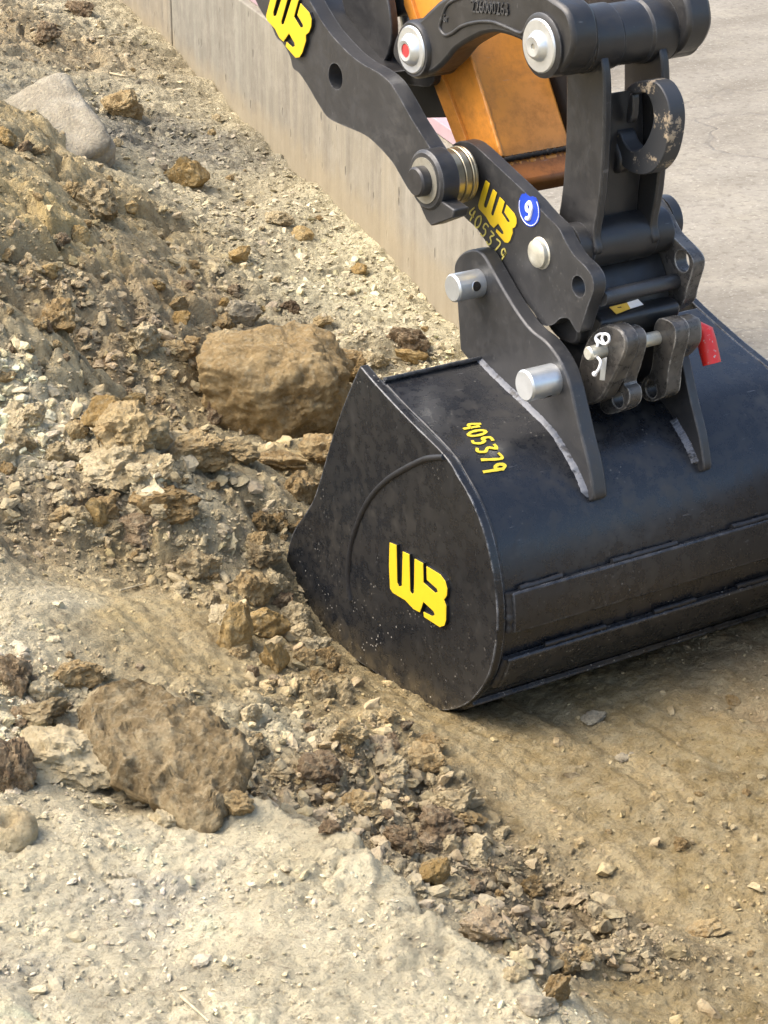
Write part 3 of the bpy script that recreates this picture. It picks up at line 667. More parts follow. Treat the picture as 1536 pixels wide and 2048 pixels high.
# locking lugs, lock pin, clip and red lever
plate('cheek_block', [(1205,650),(1228,652),(1246,668),(1252,690),(1246,715),(1232,745),(1215,778),(1200,800),(1180,810),(1160,806),(1152,790),(1160,720),(1180,670)], .252, .278, 'greasy', hitch, bevel=.003)
LUG = [(1262,650),(1280,655),(1290,672),(1288,700),(1278,735),(1270,762),(1279,775),(1281,795),(1272,812),(1250,822),(1232,822),(1222,806),(1228,780),(1238,762),(1246,735),(1252,700),(1254,670)]
plate('lock_lug', [(x - 22, y + 5) for x, y in LUG], .281, .304, 'greasy', hitch, [(1235,798,.0135)], bevel=.003)
LUG2 = [(1318,637),(1338,642),(1350,658),(1350,684),(1342,715),(1336,745),(1334,770),(1330,790),(1316,800),(1300,803),(1286,795),(1281,778),(1288,758),(1300,745),(1306,715),(1308,680),(1308,655)]
plate('lock_lug', LUG2, .350, .376, 'greasy', hitch, [(1302,778,.0135)], bevel=.003)
plate('cheek_block', [(1340,640),(1362,640),(1371,650),(1373,680),(1366,700),(1345,720),(1325,720)], .382, .412, 'greasy', hitch, bevel=.003)
c = YZ(1178, 707, .225)
ax_c = c
lp_ = lathe('lock_pin', c, [(.222, 0), (.222, .0085), (.2245, .0105), (.414, .0105), (.414, 0)], 'oldpin', hitch, n=24)
# spring clip through the pin
def pc(pts, o): return [P(x, y, oo) for (x, y), oo in zip(spline(pts, 5, False), np.linspace(o[0], o[1], (len(pts) - 1) * 5 + 1))]
tube('clip_wire', pc([(1211,668),(1199,668),(1191,676),(1196,690),(1188,699),(1192,712),(1201,722),(1198,737),(1190,748)], (.245, .226)), .0021, 'white', lp_)
tube('clip_wire', pc([(1191,676),(1200,684),(1210,688),(1218,682),(1217,671),(1209,668),(1204,676),(1208,686)], (.240, .238)), .0021, 'white', lp_)
patch('clip_tab', [(1203,718),(1214,714),(1209,761),(1199,760)], [.236, .240, .238, .234], 'silver', lp_)
lathe('clip_ball', YZ(1189, 748, .228), [(.224, 0), (.2255, .003), (.228, .0042), (.2305, .003), (.232, 0)], 'white', lp_, n=14)
hd_ = [P(1388, 668, .430), P(1400, 658, .437), P(1408, 664, .440), P(1413, 682, .441), P(1418, 704, .441), P(1424, 728, .441)]
tube('lever_handle', hd_, [.009, .013, .0145, .0145, .0145, .014], 'red', hitch, n=18)
# decal, numbers and sticker on the near plate
c3 = lambda x, y: (780 + x / 3.2, 240 + y / 3.2)
emblem('decal_backing', B3, [c3(618, 372), c3(572, 538), c3(766, 790)], O_H - .0005, .0004, hitch, 'black')
emblem('decal_lettering', B3, [c3(612, 385), c3(562, 548), c3(752, 786)], O_H - .0013, .0007, hitch)
n0, n1 = np.array(P(936, 432, O_H)), np.array(P(1008, 532, O_H)); dn = n1 - n0; up_ = np.cross(dn, [1, 0, 0]); up_ /= np.linalg.norm(up_)
if (P(960, 415, O_H) - n0) @ up_ < 0: up_ = -up_
strokes('marker_number', '405379', lambda x, y: n0 + dn * x + up_ * .0245 * y - np.array([.0003, 0, 0]), 1 / 6., 'thinmark', hitch, .00125)
cs = YZ(1059, 418, O_H)
rag = [(cs[0] + r_ * math.cos(a), cs[1] + r_ * math.sin(a)) for a, r_ in [(2 * math.pi * k / 48, .026 * (1 + .05 * vn2(np.array([k * .7]), np.array([.3]), 5)[0])) for k in range(48)]]
rag = [(y, min(z, cs[1] + .019 + .003 * random.random())) for y, z in rag]
stk = solid('round_sticker', [rag], O_H - .0009, O_H - .0001, 'blue', hitch, 0, smooth=False)
rim_ = [(XB + O_H - .0011, y, z) for y, z in [(cs[0] + .024 * math.cos(a), cs[1] + .024 * math.sin(a)) for a in np.linspace(2.2, 6.6, 40)] if z < cs[1] + .0175]
tube('sticker_rim', rim_, .0006, 'white', stk, n=5)
d9 = (np.array([0, cs[0], cs[1]]) + [XB + O_H - .0012, 0, 0])
tube('digit', [d9 + np.array([0, -(x - .5) * .020 - (y - .5) * .004, (y - .5) * .027 - .003]) for x, y in spline([(.78,.80),(.5,1),(.22,.8),(.30,.52),(.60,.52),(.80,.78),(.76,.40),(.60,.08),(.30,.05)], 5, False)], .0030, 'white', stk, n=8, flat=1)

# ------------------------------------------------------------------ orange dipper arm
arm = thing('mini_excavator', 'orange dipper arm of the excavator between dark linkage plates', 'excavator', P(1000, 330, .32))
ST = [(770,-110,1),(809,0),(835,68),(866,152),(912,272),(934,330,1),(990,318,1),(1003,314),(985,252),(960,170),(934,86),(905,-20),(880,-110,1)]
plate('arm_box', ST, .256, .384, 'orange', arm, bevel=.006)
plate('side_flange', [(765,-110,1),(804,0),(830,68),(861,152),(908,276),(915,290,1),(934,288,1),(926,262),(890,168),(868,130),(842,60),(822,0),(790,-110,1)], .250, .2558, 'orange', arm, bevel=.001)
c1 = P(1004, 316, .256)
tube('weld_bead', [np.array([XB + o, c1[1] - .0035, c1[2] - .002]) for o in np.linspace(.257, .383, 40)], .004, 'grime_hole_shade', arm, jitter=.35)
tube('weld_bead', [np.array([XB + o, c1[1] - .003, c1[2] - .012]) for o in np.linspace(.257, .383, 40)], .0045, 'orange', arm, jitter=.25)
tube('edge_weld', [P(x, y, .2575) + np.array([0, -.001, 0]) for x, y in spline([(905,-20),(934,86),(960,170),(985,252),(1003,312)], 12, False)], .0035, 'orange', arm, jitter=.25)
q0 = P(1048, 340, .300)
for dx, sx in ((-.012, 1), (.014, -1)):
    mk('lug_tab', [q0 + np.array(v) for v in ((dx, -.012, .012), (dx + .004, -.012, .012), (dx + .004, -.012, -.02), (dx, -.012, -.02), (dx, .02, .012), (dx + .004, .02, .012), (dx + .004, .02, -.02), (dx, .02, -.02))],
       [(0, 1, 2, 3), (4, 5, 6, 7), (0, 1, 5, 4), (1, 2, 6, 5), (2, 3, 7, 6), (3, 0, 4, 7)], 'grime_hole_shade', arm)
plate('arm_end', [(930,331,1),(989,319,1),(1003,316,1),(1016,345),(1030,368),(1022,392,1),(960,392,1)], .2565, .3835, 'orange_dirty', arm, bevel=.005, sub=3)
plate('far_cover', [(1085,120,1),(1150,120,1),(1150,260,1),(1128,300,1),(1108,220,1)], .40, .425, 'black', arm, sub=1)
# hydraulic bracket and rod beside the arm
br = [(765,140),(770,115),(785,97),(800,88),(830,90),(850,110),(868,150),(860,172),(830,172),(800,165),(775,158)]
plate('bracket_lug', br, .236, .249, 'cast', arm, [(797,128,.012)], bevel=.002)
plate('bracket_plate', [(800,150,1),(900,150,1),(905,235,1),(846,236,1),(825,190,1)], .262, .40, 'black', arm, sub=1)
rod0, rod1 = P(800, -60, .30), P(822, 60, .30)
tube('piston_rod', [rod0, (rod0 + rod1) / 2, rod1], .014, 'silver', arm, n=20)
plate('cylinder_housing', [(735,-90,1),(800,-90,1),(803,20,1),(795,32),(770,36),(752,20,1)], .245, .34, 'black', arm, sub=3, bevel=.006)

tube('hose', [P(x, y, o) for (x, y), o in zip(spline([(668,-60),(700,-5),(728,22),(760,30),(790,20),(812,-10)], 6, False), np.linspace(.262, .30, 31))], .011, 'black', arm, n=12)
tube('hose', [P(x, y, .33) for x, y in spline([(700,-60),(735,40),(765,110),(800,165),(850,205)], 6, False)], .012, 'black', arm, n=12)
# ------------------------------------------------------------------ bucket linkage
link = thing('bucket_linkage', 'dark cast side link, cross tube and upright link beside the orange arm', 'linkage', P(1160, 500, .32))
SLK = [(826,152),(800,140),(783,118),(780,98),(788,70),(806,50),(832,40),(858,16),(880,-3),(920,-22),(990,-32),(1060,-22),(1105,2),(1129,24),(1140,60),(1140,100),(1120,140),(1085,150),(1055,120),(1045,90),(1020,76),(988,67),(960,70),(934,82),(905,101),(885,125),(858,148)]
O_L = .190
def side_link(o0, o1, name='side_link'):
    return solid(name, [[YZ(x, y, O_L) for x, y in spline(SLK, 4)]], o0, o1, 'cast', link, .006)
side_link(O_L + .004, .240); 
cL, cR = YZ(826, 99, O_L), YZ(1083, 91, O_L)
lathe('link_boss', cL, [(O_L - .002, .030), (O_L - .002, .040), (O_L + .004, .044), (.248, .044)], 'cast', link)
lathe('link_boss', cL, [(.395, .044), (.440, .044), (.444, .040), (.444, 0)], 'cast', link)
solid('side_link', [[YZ(x, y, O_L) for x, y in spline(SLK, 4)]], .398, .440, 'cast', link, .006)
# recessed panel rim and cast number
rimp = [(884,36),(880,55),(890,70),(905,66),(925,52),(955,44),(985,44),(1012,54),(1040,66),(1050,60),(1062,40)]
tube('cast_rim', [P(x, y, O_L + .0035) for x, y in spline(rimp, 6, False)], .0030, 'cast', link, n=8)
tube('cast_rim', [P(x, y, O_L + .0035) for x, y in spline([(884,36),(892,14),(905,2),(930,-8)], 6, False)], .0026, 'cast', link, n=8)
def text_mesh(name, body_, org, ex, ey, size, depth, mat, parent):
    cu = bpy.data.curves.new(name, 'FONT'); cu.body = body_; cu.size = 1.0; cu.resolution_u = 2
    to = bpy.data.objects.new(name, cu); col.objects.link(to)
    me_ = to.to_mesh(); vv = np.array([v.co[:] for v in me_.vertices]); ff = [tuple(p_.vertices) for p_ in me_.polygons]; to.to_mesh_clear()
    bpy.data.objects.remove(to); bpy.data.curves.remove(cu)
    ex, ey = np.array(ex), np.array(ey); nr = np.cross(ex, ey)
    nr = nr / np.linalg.norm(nr)
    if nr @ (CAM - org) < 0: nr = -nr
    n_ = len(vv); V = [org + size * (ex * v[0] + ey * v[1]) for v in vv]; V = [p_ + nr * depth for p_ in V] + V
    edges = {}
    for f in ff:
        for a, b_ in zip(f, f[1:] + f[:1]): edges[(a, b_)] = 1
    side = [(a, b_, b_ + n_, a + n_) for (a, b_) in edges if (b_, a) not in edges]
    return mk(name, V, ff + [tuple(i + n_ for i in f[::-1]) for f in ff] + side, mat, parent, smooth=False)
o_t = O_L + .004
pa, pb = P(944, 24, o_t), P(1028, 32, o_t); ex = (pb - pa); Lw = np.linalg.norm(ex); ex /= Lw; ey = np.cross(ex, [1, 0, 0]); ey = ey if ey[2] > 0 else -ey
text_mesh('cast_number', '226000263', pa, ex * .80, ey, Lw / (9 * .55 * .80), .0022, 'cast', link)
text_mesh('cast_mark', '6r', P(888, 44, o_t), ex * .8, ey, .018, .0018, 'cast', link)
def capped_pin(c, r, o, mat, hub, plug):
    pn = lathe('link_pin', c, [(o - .003, hub), (o - .003, r - .002), (o - .001, r), (o + .02, r)], mat, link, n=40)
    lathe('pin_hub', c, [(o - .006, .0045 if not plug else .0105), (o - .012, .0045 if not plug else .0105), (o - .013, hub * .62), (o - .011, hub * .78), (o - .003, hub)], mat, pn, n=36)
    lathe('plug', c, [(o - .0106, .0103 if plug else .0044), (o - .0090, .0103 if plug else .0044)], 'redcap' if plug else 'ring', pn, n=20)
    return pn
capped_pin(cL, .036, O_L - .002, 'silver', .025, True)
capped_pin(cR, .038, O_L - .003, 'silver', .022, False)
lathe('cross_tube', cR, [(O_L - .003, .034), (O_L - .003, .041), (O_L, .0455), (.2505, .0465), (.2515, .0440), (.2525, .0440), (.2535, .0470), (.300, .0470), (.304, .0440), (.352, .0440), (.356, .0470), (.398, .0470), (.3990, .0440), (.4000, .0440), (.4010, .0465), (.441, .0460), (.446, .041), (.446, 0)], 'cast', link, n=44)
tube('grease', [np.array([XB + .252, cR[0] + .0452 * math.cos(a), cR[1] + .0452 * math.sin(a)]) for a in np.linspace(2.2, 5.4, 40)], .0020, 'grime_hole_shade', link, jitter=.5)
tube('grease', [np.array([XB + .3995, cR[0] + .0452 * math.cos(a), cR[1] + .0452 * math.sin(a)]) for a in np.linspace(2.2, 5.4, 40)], .0022, 'grime_hole_shade', link, jitter=.6)
UPR = [(1134,112),(1165,100),(1198,108),(1208,160),(1208,250),(1205,330),(1198,410),(1188,470),(1192,505),(1170,520),(1128,516),(1112,500),(1114,450),(1124,380),(1130,300),(1132,220),(1132,140)]
plate('upright_plate', UPR, .262, .276, 'cast', link, bevel=.003)
loopU = [YZ(x, y, .262) for x, y in spline(UPR, 4)]
solid('upright_plate', [loopU], .366, .380, 'cast', link, .003)
plate('web', [(1165,200,1),(1185,192,1),(1188,300),(1180,400),(1172,500,1),(1150,500,1),(1160,400),(1166,300)], .2762, .3658, 'cast', link, bevel=.002)
plate('web_rib', [(1168,270),(1192,262),(1206,300),(1202,380),(1190,440),(1165,440),(1160,350)], .300, .345, 'cast', link, bevel=.006)
lathe('pivot_tube', YZ(1158, 490, .262), [(.2415, 0), (.2415, .034), (.262, .034), (.264, .037), (.378, .037), (.382, .034), (.412, .034)], 'cast', link)
# lifting hook on the upright
HK = [(1252,180),(1262,168),(1280,162),(1300,161),(1318,170),(1334,198),(1340,232),(1337,273),(1326,315),(1306,342),(1282,350),(1255,341),(1232,318),(1222,285),(1232,262),(1240,266),(1248,285),(1264,302),(1282,296),(1298,270),(1306,238),(1303,208),(1290,186),(1270,188)]
hk = plate('lifting_hook', HK, .318, .346, 'worn_hook', link, bevel=.0095)
plate('hook_latch', [(1258,190),(1266,190),(1265,230),(1259,246),(1251,243),(1254,215)], .326, .338, 'cast', link, bevel=.002)
plate('hook_base', [(1195,262),(1220,258),(1230,285),(1240,318),(1236,344),(1215,346),(1195,320)], .314, .350, 'cast', link, bevel=.006)

# ------------------------------------------------------------------ thumb
thumb = thing('hydraulic_thumb', 'dark profiled thumb plate with yellow lettering hinged at bronze washers', 'thumb', P(850, 360, .16))
O_T = .150
TH = [(440,-110,1),(500,-20),(522,22),(542,50),(553,75),(566,87),(580,113),(586,136),(598,146),(614,169),(637,208),(656,235),(682,249),(728,269),(754,290),(783,322),(799,348),(822,385),(850,400),(880,380),(888,340),(870,312),
      (852,283),(825,241),(799,195),(780,166),(757,146),(728,130),(702,111),(679,88),(659,65),(643,42),(630,20),(605,-25),(560,-110,1)]
plate('thumb_plate', TH, O_T, O_T + .026, 'hitch', thumb, [(671,153,.0205)], bevel=.0022)
cb = YZ(849, 361, .134)
lathe('hinge_boss', cb, [(.134, .030), (.134, .041), (.138, .0455), (.166, .0455), (.166, .02)], 'hitch', thumb, n=44)
plate('boss_foot', [(838,408,1),(852,440,1),(862,452,1),(905,436,1),(908,420,1),(880,400,1)], .138, .165, 'hitch', thumb, sub=1, bevel=.002)
lathe('hinge_pin', cb, [(.116, 0), (.116, .0195), (.119, .0225), (.215, .0225)], 'dark_pin', thumb, n=36)
lathe('pin_ring', cb, [(.1325, .0225), (.1325, .0345), (.1345, .0345)], 'ring', thumb, n=40)
for o0, o1, rr in ((.1665, .1810, .0400), (.1818, .1930, .0410), (.1937, .1985, .0425), (.1992, .2035, .0415)):
    lathe('washer', cb, [(o0, .0), (o0, rr - .001), (o0 + .001, rr), (o1 - .001, rr), (o1, rr - .001), (o1, 0)], 'brass', thumb, n=44)
c1_ = lambda x, y: (500 + x / 3.072, y / 3.072)
S3 = [(785, 1372), (685, 1302), (785, 1272)]
e, lp = emblem('raised_lettering', S3, [c1_(300, 352), c1_(221.5, 253.3), c1_(332.6, 242.4)], O_T - .0065, .0012, thumb)
solid('lettering_plate', [lp], O_T - .0052, O_T - .0003, 'black', thumb, 0, smooth=False)
# inner web and far plate of the thumb
plate('web_plate', [(575,-110,1),(615,-25),(650,30),(690,82),(720,118),(745,138),(757,150,1),(735,148,1),(712,128),(680,95),(640,45),(605,-10),(560,-110,1)], O_T + .0262, .245, 'cast', thumb, bevel=.002)
plate('gusset', [(655,-110,1),(735,-110,1),(768,-30),(782,50),(778,100),(762,128),(735,118),(700,60)], .212, .226, 'cast', thumb, bevel=.002)
# black blade of the machine standing on the slab behind the arm
bl = wedge_box('dozer_blade', .70, 2.7, .46, .50, ZS + .012, ZS + .19, 'black', arm, bevel=.004)
wedge_box('top_rail', .70, 2.7, .44, .459, ZS + .165, ZS + .20, 'black', bl, bevel=.004)
wedge_box('foot_edge', .70, 2.7, .44, .459, ZS + .004, ZS + .03, 'dark_pin', bl, bevel=.004)

# ------------------------------------------------------------------ stones and earth clods
def ico(sub):
    bm = bmesh.new(); bmesh.ops.create_icosphere(bm, subdivisions=sub, radius=1.0)
    bm.verts.ensure_lookup_table(); v = np.array([q.co[:] for q in bm.verts]); f = np.array([[q.index for q in t.verts] for t in bm.faces]); bm.free()
    return v, f
ICO = {k: ico(k) for k in (1, 2, 3, 4, 5, 6)}
def rock_verts(sub, seed, cuts=9, lump=0.35, fine=0.06, cutd=(.55, .9), block=0):
    g = np.random.default_rng(seed); v = ICO[sub][0].copy()
    if block: v = np.sign(v) * np.abs(v) ** block; v /= (np.abs(v) ** 4.5).sum(1)[:, None] ** (1 / 4.5)
    r = 1 + lump * fbm3(v * 1.4 + seed * 3.1, 3, seed)
    v = v * r[:, None]
    for _ in range(cuts):
        nrm = g.normal(size=3); nrm /= np.linalg.norm(nrm); d = g.uniform(*cutd)
        k = np.maximum(v @ nrm - d, 0); v = v - k[:, None] * nrm * g.uniform(.8, 1.0)
    ln = np.linalg.norm(v, axis=1)[:, None]
    if fine: v = v + v / ln * (fine * 2.2 * fbm3(v * 3.5 + seed, 6, seed + 9, .66))[:, None]
    v -= (v.max(0) + v.min(0)) / 2
    return v / (np.abs(v).max(0))
def rock_mesh(name, sub, seed, mat, smooth=True, ang=40, **kw):
    v = rock_verts(sub, seed, **kw); me_ = bpy.data.meshes.new(name); me_.from_pydata(v.tolist(), [], ICO[sub][1].tolist())
    me_.polygons.foreach_set('use_smooth', np.ones(len(me_.polygons), bool))
    if not smooth: me_.set_sharp_from_angle(angle=R(ang))
    me_.materials.append(M[mat]); return me_
BASE_ROT = math.atan2(RT[1], RT[0])
def place(me_, name, px, py, wpx, hpx, sink=.30, tilt=0.0, roll=0.0, yaw=0.0, deep=None):
    """A stone whose silhouette is about wpx by hpx photo pixels wide, resting on the ground below photo point (px, py)."""
    gpt = hit(px, py + hpx * .30); dist = np.linalg.norm(gpt - CAM); k = dist / FPX
    hw = wpx / 2 * k; hh = hpx / 2 * k / .95; dp = deep * k if deep else (hw + hh) / 2
    o = bpy.data.objects.new(name, me_); col.objects.link(o)
    o.scale = (hw, dp, hh); o.rotation_euler = (tilt, roll, BASE_ROT + yaw)
    # vertical drop of the centre in the picture is hpx*.30 below centre
    ctr = CAM + ray(px, py) / FPX * ((gpt - CAM) @ FW + dp * .25)
    o.location = tuple(ctr)
    return o
VAR = {}
def variants(mat, n_, sub, base, **kw):
    VAR[mat] = [rock_mesh(mat + '_mesh', sub, base + k, mat, smooth=False, ang=38, **kw) for k in range(n_)]
for i, mname in enumerate(('clod_pale', 'clod_tan', 'clod_ochre', 'clod_brown', 'grey_stone')): variants(mname, 7, 5, 100 + 40 * i, fine=(.06 if mname == 'clod_ochre' else .085 if mname == 'grey_stone' else .12), lump=.5, cuts=11, cutd=(.45, .85))

big = rock_mesh('boulder', 6, 5, 'boulder', cuts=8, lump=.18, fine=.065, cutd=(.80, .97), block=.85)
tag(place(big, 'boulder', 553, 792, 312, 256, deep=140, tilt=.12), 'big rounded mud-coated boulder left of the bucket', 'boulder')
NAMED = [  # px, py, w, h, material, name, label
 (372,348,88,72,'clod_ochre','rock','ochre rounded rock lying alone on the gravel by the wall'),
 (190,402,88,74,'clod_pale','earth_clod','pale grey crumbly clod on the ochre heap below the concrete chunk'),
 (268,868,140,118,'clod_tan','rock','layered tan rock with a pale edge left of the big boulder'),
 (398,902,118,78,'clod_tan','rock','tan rock with a dark gap under it, just below the big boulder'),
 (205,832,76,66,'clod_ochre','rock','smooth tan rock next to the layered one'),
 (474,1262,64,104,'clod_ochre','rock','upright smooth tan rock in the rubble left of the bucket lettering'),
 (525,1248,96,60,'clod_ochre','rock','wide tan rock leaning on the upright one by the bucket'),
 (548,1312,52,82,'clod_ochre','rock','tan rock standing under the wide leaning one'),
 (588,1236,74,56,'clod_pale','rock','greyish rock touching the lower front of the bucket side'),
 (636,1290,56,40,'clod_pale','rock','white-topped small rock against the lower edge of the bucket'),
 (548,1172,58,66,'clod_pale','rock','rounded pale clod at the tip of the cutting edge'),
 (905,1604,80,60,'clod_pale','rock','whitish angular rock at the edge of the scraped floor below the bucket'),
 (786,1566,46,42,'clod_pale','rock','small pale cube-like stone in the brown rubble'),
 (852,1524,70,62,'clod_tan','rock','flat round tan stone at the border of the scraped floor'),
 (882,1656,86,74,'clod_brown','earth_clod','brown clod right under the whitish angular rock'),
 (944,1714,78,44,'clod_pale','rock','pale stone pointing right at the end of the brown rubble'),
 (874,1752,56,72,'clod_ochre','rock','yellowish stone beside the pale shelf edge'),
 (972,1858,96,76,'clod_brown','earth_clod','large dark clod below the yellowish stone'),
 (1064,1780,48,52,'clod_tan','rock','tan stone lying apart on the scraped floor'),
 (1112,1984,52,72,'clod_tan','rock','rounded tan stone at the bottom of the rubble band'),
 (1074,2012,76,40,'grey_stone','rock','grey flat sliver of stone near the bottom edge'),
 (1412,1860,74,34,'clod_tan','earth_clod','flaky tan clod on the scraped floor at the far right'),
 (28,1352,72,86,'clod_brown','earth_clod','brown crumbly clod at the left edge of the picture'),
 (92,1378,64,52,'clod_pale','rock','pale angular stone between the left clod and the dark slab'),
 (155,1352,92,58,'clod_tan','rock','tan wedge-shaped rock above the dark slab'),
 (75,1428,110,56,'clod_pale','rock','pale flat rock at the left, above the pale block'),
 (132,1528,200,104,'clod_pale','rock','broad pale block leaning under the dark slab'),
 (28,1540,80,110,'clod_brown','earth_clod','dark reddish crumbly clod at the left edge'),
 (280,680,70,70,'clod_pale','earth_clod','rounded pale clod in the brown bank left of the boulder'),
 (812,682,80,48,'clod_brown','earth_clod','brown clod on the pale ground above the bucket lip'),
 (820,716,62,36,'clod_ochre','rock','ochre flat stone just above the bucket lip'),
 (745,722,60,38,'clod_pale','rock','pale broken stone at the top corner of the bucket side'),
 (484,628,72,56,'grey_stone','rock','grey rock above the big boulder'),
 (604,1056,80,46,'clod_tan','rock','tan rock beside the front edge of the bucket side'),
 (246,214,70,56,'clod_tan','rock','tan rock leaning against the right side of the concrete chunk'),
 (98,66,46,40,'clod_brown','earth_clod','dark clod at the far upper left'),
 (160,20,58,34,'clod_brown','earth_clod','flat brown clod at the top left edge'),
 (480,514,40,40,'clod_ochre','rock','small round ochre stone in the middle of the pale gravel'),
 (604,470,44,28,'clod_ochre','rock','small oval ochre stone close to the wall'),
 (716,540,32,22,'clod_ochre','rock','tiny ochre pebble at the foot of the wall'),
 (560,440,54,30,'clod_pale','rock','flat pale chip halfway to the wall'),
 (700,740,60,70,'clod_tan','earth_clod','tan clod wedged between boulder and bucket corner'),
 (120,640,70,80,'clod_tan','earth_clod','rounded tan clod standing in the brown bank'),
 (600,980,70,64,'clod_tan','rock','tan stone between boulder and bucket front'),
 (360,700,60,40,'clod_tan','earth_clod','tan clod against the left side of the boulder'),
 (340,1010,120,70,'clod_tan','rock','long tan rock lying across the rubble slope'),
 (290,1060,110,64,'clod_brown','earth_clod','brown broken lump on the rubble slope'),
 (250,940,150,90,'clod_pale','rock','broad pale rock sloping down in the left rubble'),
 (110,905,60,44,'clod_pale','rock','bright pale stone in the left rubble'),
 (62,830,56,54,'clod_pale','rock','whitish stone at the crest of the left rubble'),
 (190,1030,56,64,'clod_ochre','rock','upright flat ochre stone in the left slope'),
 (650,1380,44,46,'clod_pale','rock','pale stone under the lower bucket corner'),
 (690,1400,40,44,'clod_pale','rock','pale upright stone in the rubble under the bucket'),
 (470,905,90,52,'clod_tan','earth_clod','tan clod banked against the lower left of the boulder'),
 (560,925,110,44,'clod_tan','earth_clod','flat tan clod packed under the front of the boulder'),
 (640,905,80,60,'clod_tan','earth_clod','tan clod packed between boulder base and bucket side'),
 (440,830,60,70,'clod_brown','earth_clod','brown clod pressed against the left end of the boulder'),
 (500,1180,90,70,'clod_tan','rock','broad tan chunk in the rubble just left of the cutting edge'),
 (400,1130,80,56,'clod_pale','rock','pale chunk uphill of the upright smooth rock'),
 (520,1110,86,60,'clod_pale','rock','pale broken chunk just above the cutting edge tip'),
 (700,1470,70,56,'clod_tan','rock','tan chunk in the rubble below the bucket corner'),
 (760,1500,60,48,'clod_brown','earth_clod','brown chunk between scraped floor and pale chips'),
 (640,1540,84,60,'clod_brown','earth_clod','wide brown chunk in the middle of the rubble band'),
 (720,1610,70,52,'clod_tan','earth_clod','tan chunk above the pale shelf edge'),
 (800,1680,70,56,'clod_brown','earth_clod','dark chunk resting on the pale shelf edge'),
 (250,1590,70,40,'clod_pale','rock','pale chip under the lower left rim of the brown slab'),
 (330,1640,60,36,'clod_pale','rock','pale chip under the bottom rim of the brown slab'),
 (470,1610,70,50,'clod_tan','earth_clod','tan clod at the lower right rim of the brown slab'),
 (215,1400,66,44,'clod_pale','rock','pale stone lying on the upper left corner of the brown slab'),
 (505,1500,60,56,'clod_pale','rock','pale stone at the right end of the brown slab'),
 (420,1470,44,44,'clod_pale','rock','pale stone on the right end of the dark slab'),
]
for i, (x, y, wd, ht, mt_, nm, lab_) in enumerate(NAMED):
    o = place(VAR[mt_][i % 7], nm, x, y, wd * 1.16, ht * 1.14, tilt=random.uniform(-.25, .25), roll=random.uniform(-.2, .2), yaw=random.uniform(-.4, .4))
    tag(o, lab_, 'rock' if nm == 'rock' else 'clod')

# dark matted slab of earth leaning on the shelf
g0 = hit(330, 1600); kx = np.linalg.norm(g0 - CAM) / FPX
v = ICO[5][0].copy(); v = np.sign(v) * np.abs(v) ** .75
SLABO = [(170,1420),(215,1385),(270,1375),(330,1395),(390,1410),(450,1440),(500,1490),(505,1540),(478,1585),(446,1618),(415,1648),(385,1650),(340,1620),(285,1590),(235,1560),(195,1510),(170,1470)]
def flake(name, outline, thick, mat, label, cat, amp=.014, lean=0.75, cyc=7, depth=None):
    pts = spline(outline, cyc); jag = rng.normal(0, .018, len(pts))[:, None]; cx, cy = np.mean(pts, axis=0)
    base = hit(*max(pts, key=lambda q: q[1])); d0 = (base - CAM) @ FW
    # a tilted plane through the lower edge: rises towards the back
    nrm = np.array(-HD * (1 - lean) + ZZ * lean); nrm /= np.linalg.norm(nrm)
    org = base + ZZ * thick * .6
    def onp(x, y): d = ray(x, y); return CAM + d * (((org - CAM) @ nrm) / (d @ nrm))
    P2 = np.array([onp(*q) for q in pts]); C0 = onp(cx, cy); e1_ = P2[0] - C0; e1_ /= np.linalg.norm(e1_); e2_ = np.cross(nrm, e1_)
    an = np.arctan2((P2 - C0) @ e2_, (P2 - C0) @ e1_); ra = np.linalg.norm(P2 - C0, axis=1); od = np.argsort(an); an, ra = an[od], ra[od]
    an = np.concatenate([an - 2 * math.pi, an, an + 2 * math.pi]); ra = np.concatenate([ra, ra, ra])
    u_, Fc = ICO[6]; rho = np.hypot(u_[:, 0], u_[:, 1]); th = np.arctan2(u_[:, 1], u_[:, 0]); re_ = np.interp(th, an, ra)
    re_ = re_ * (1 + sum(a_ * vn2(np.cos(th) * f_ + 9, np.sin(th) * f_ + 5, 200 + k_) for k_, (f_, a_) in enumerate(((2.2, .16), (5.5, .12), (13, .07)))))
    rr_ = np.minimum(rho ** .8, 1) * re_
    V = C0 + (rr_ * np.cos(th))[:, None] * e1_ + (rr_ * np.sin(th))[:, None] * e2_
    hgt = np.sign(u_[:, 2]) * thick * np.minimum(1, (1 - rho ** 2.0) * 3.0) ** .7 * .55
    rg = np.abs(fbm3(V * 30, 4, 5, .6))
    V = V + nrm * (hgt + amp * 1.3 * fbm3(V * 9, 3, 3, .5) - amp * 1.5 * rg + amp * .45 * fbm3(V * 90, 3, 9, .65))[:, None]
    return tag(mk(name, V, Fc, mat, None, loc=base, sharp=50), label, cat)
flake('earth_slab', SLABO, .036, 'mudslab', 'large dark brown matted slab of earth tilted on the pale shelf', 'earth slab', lean=.78)
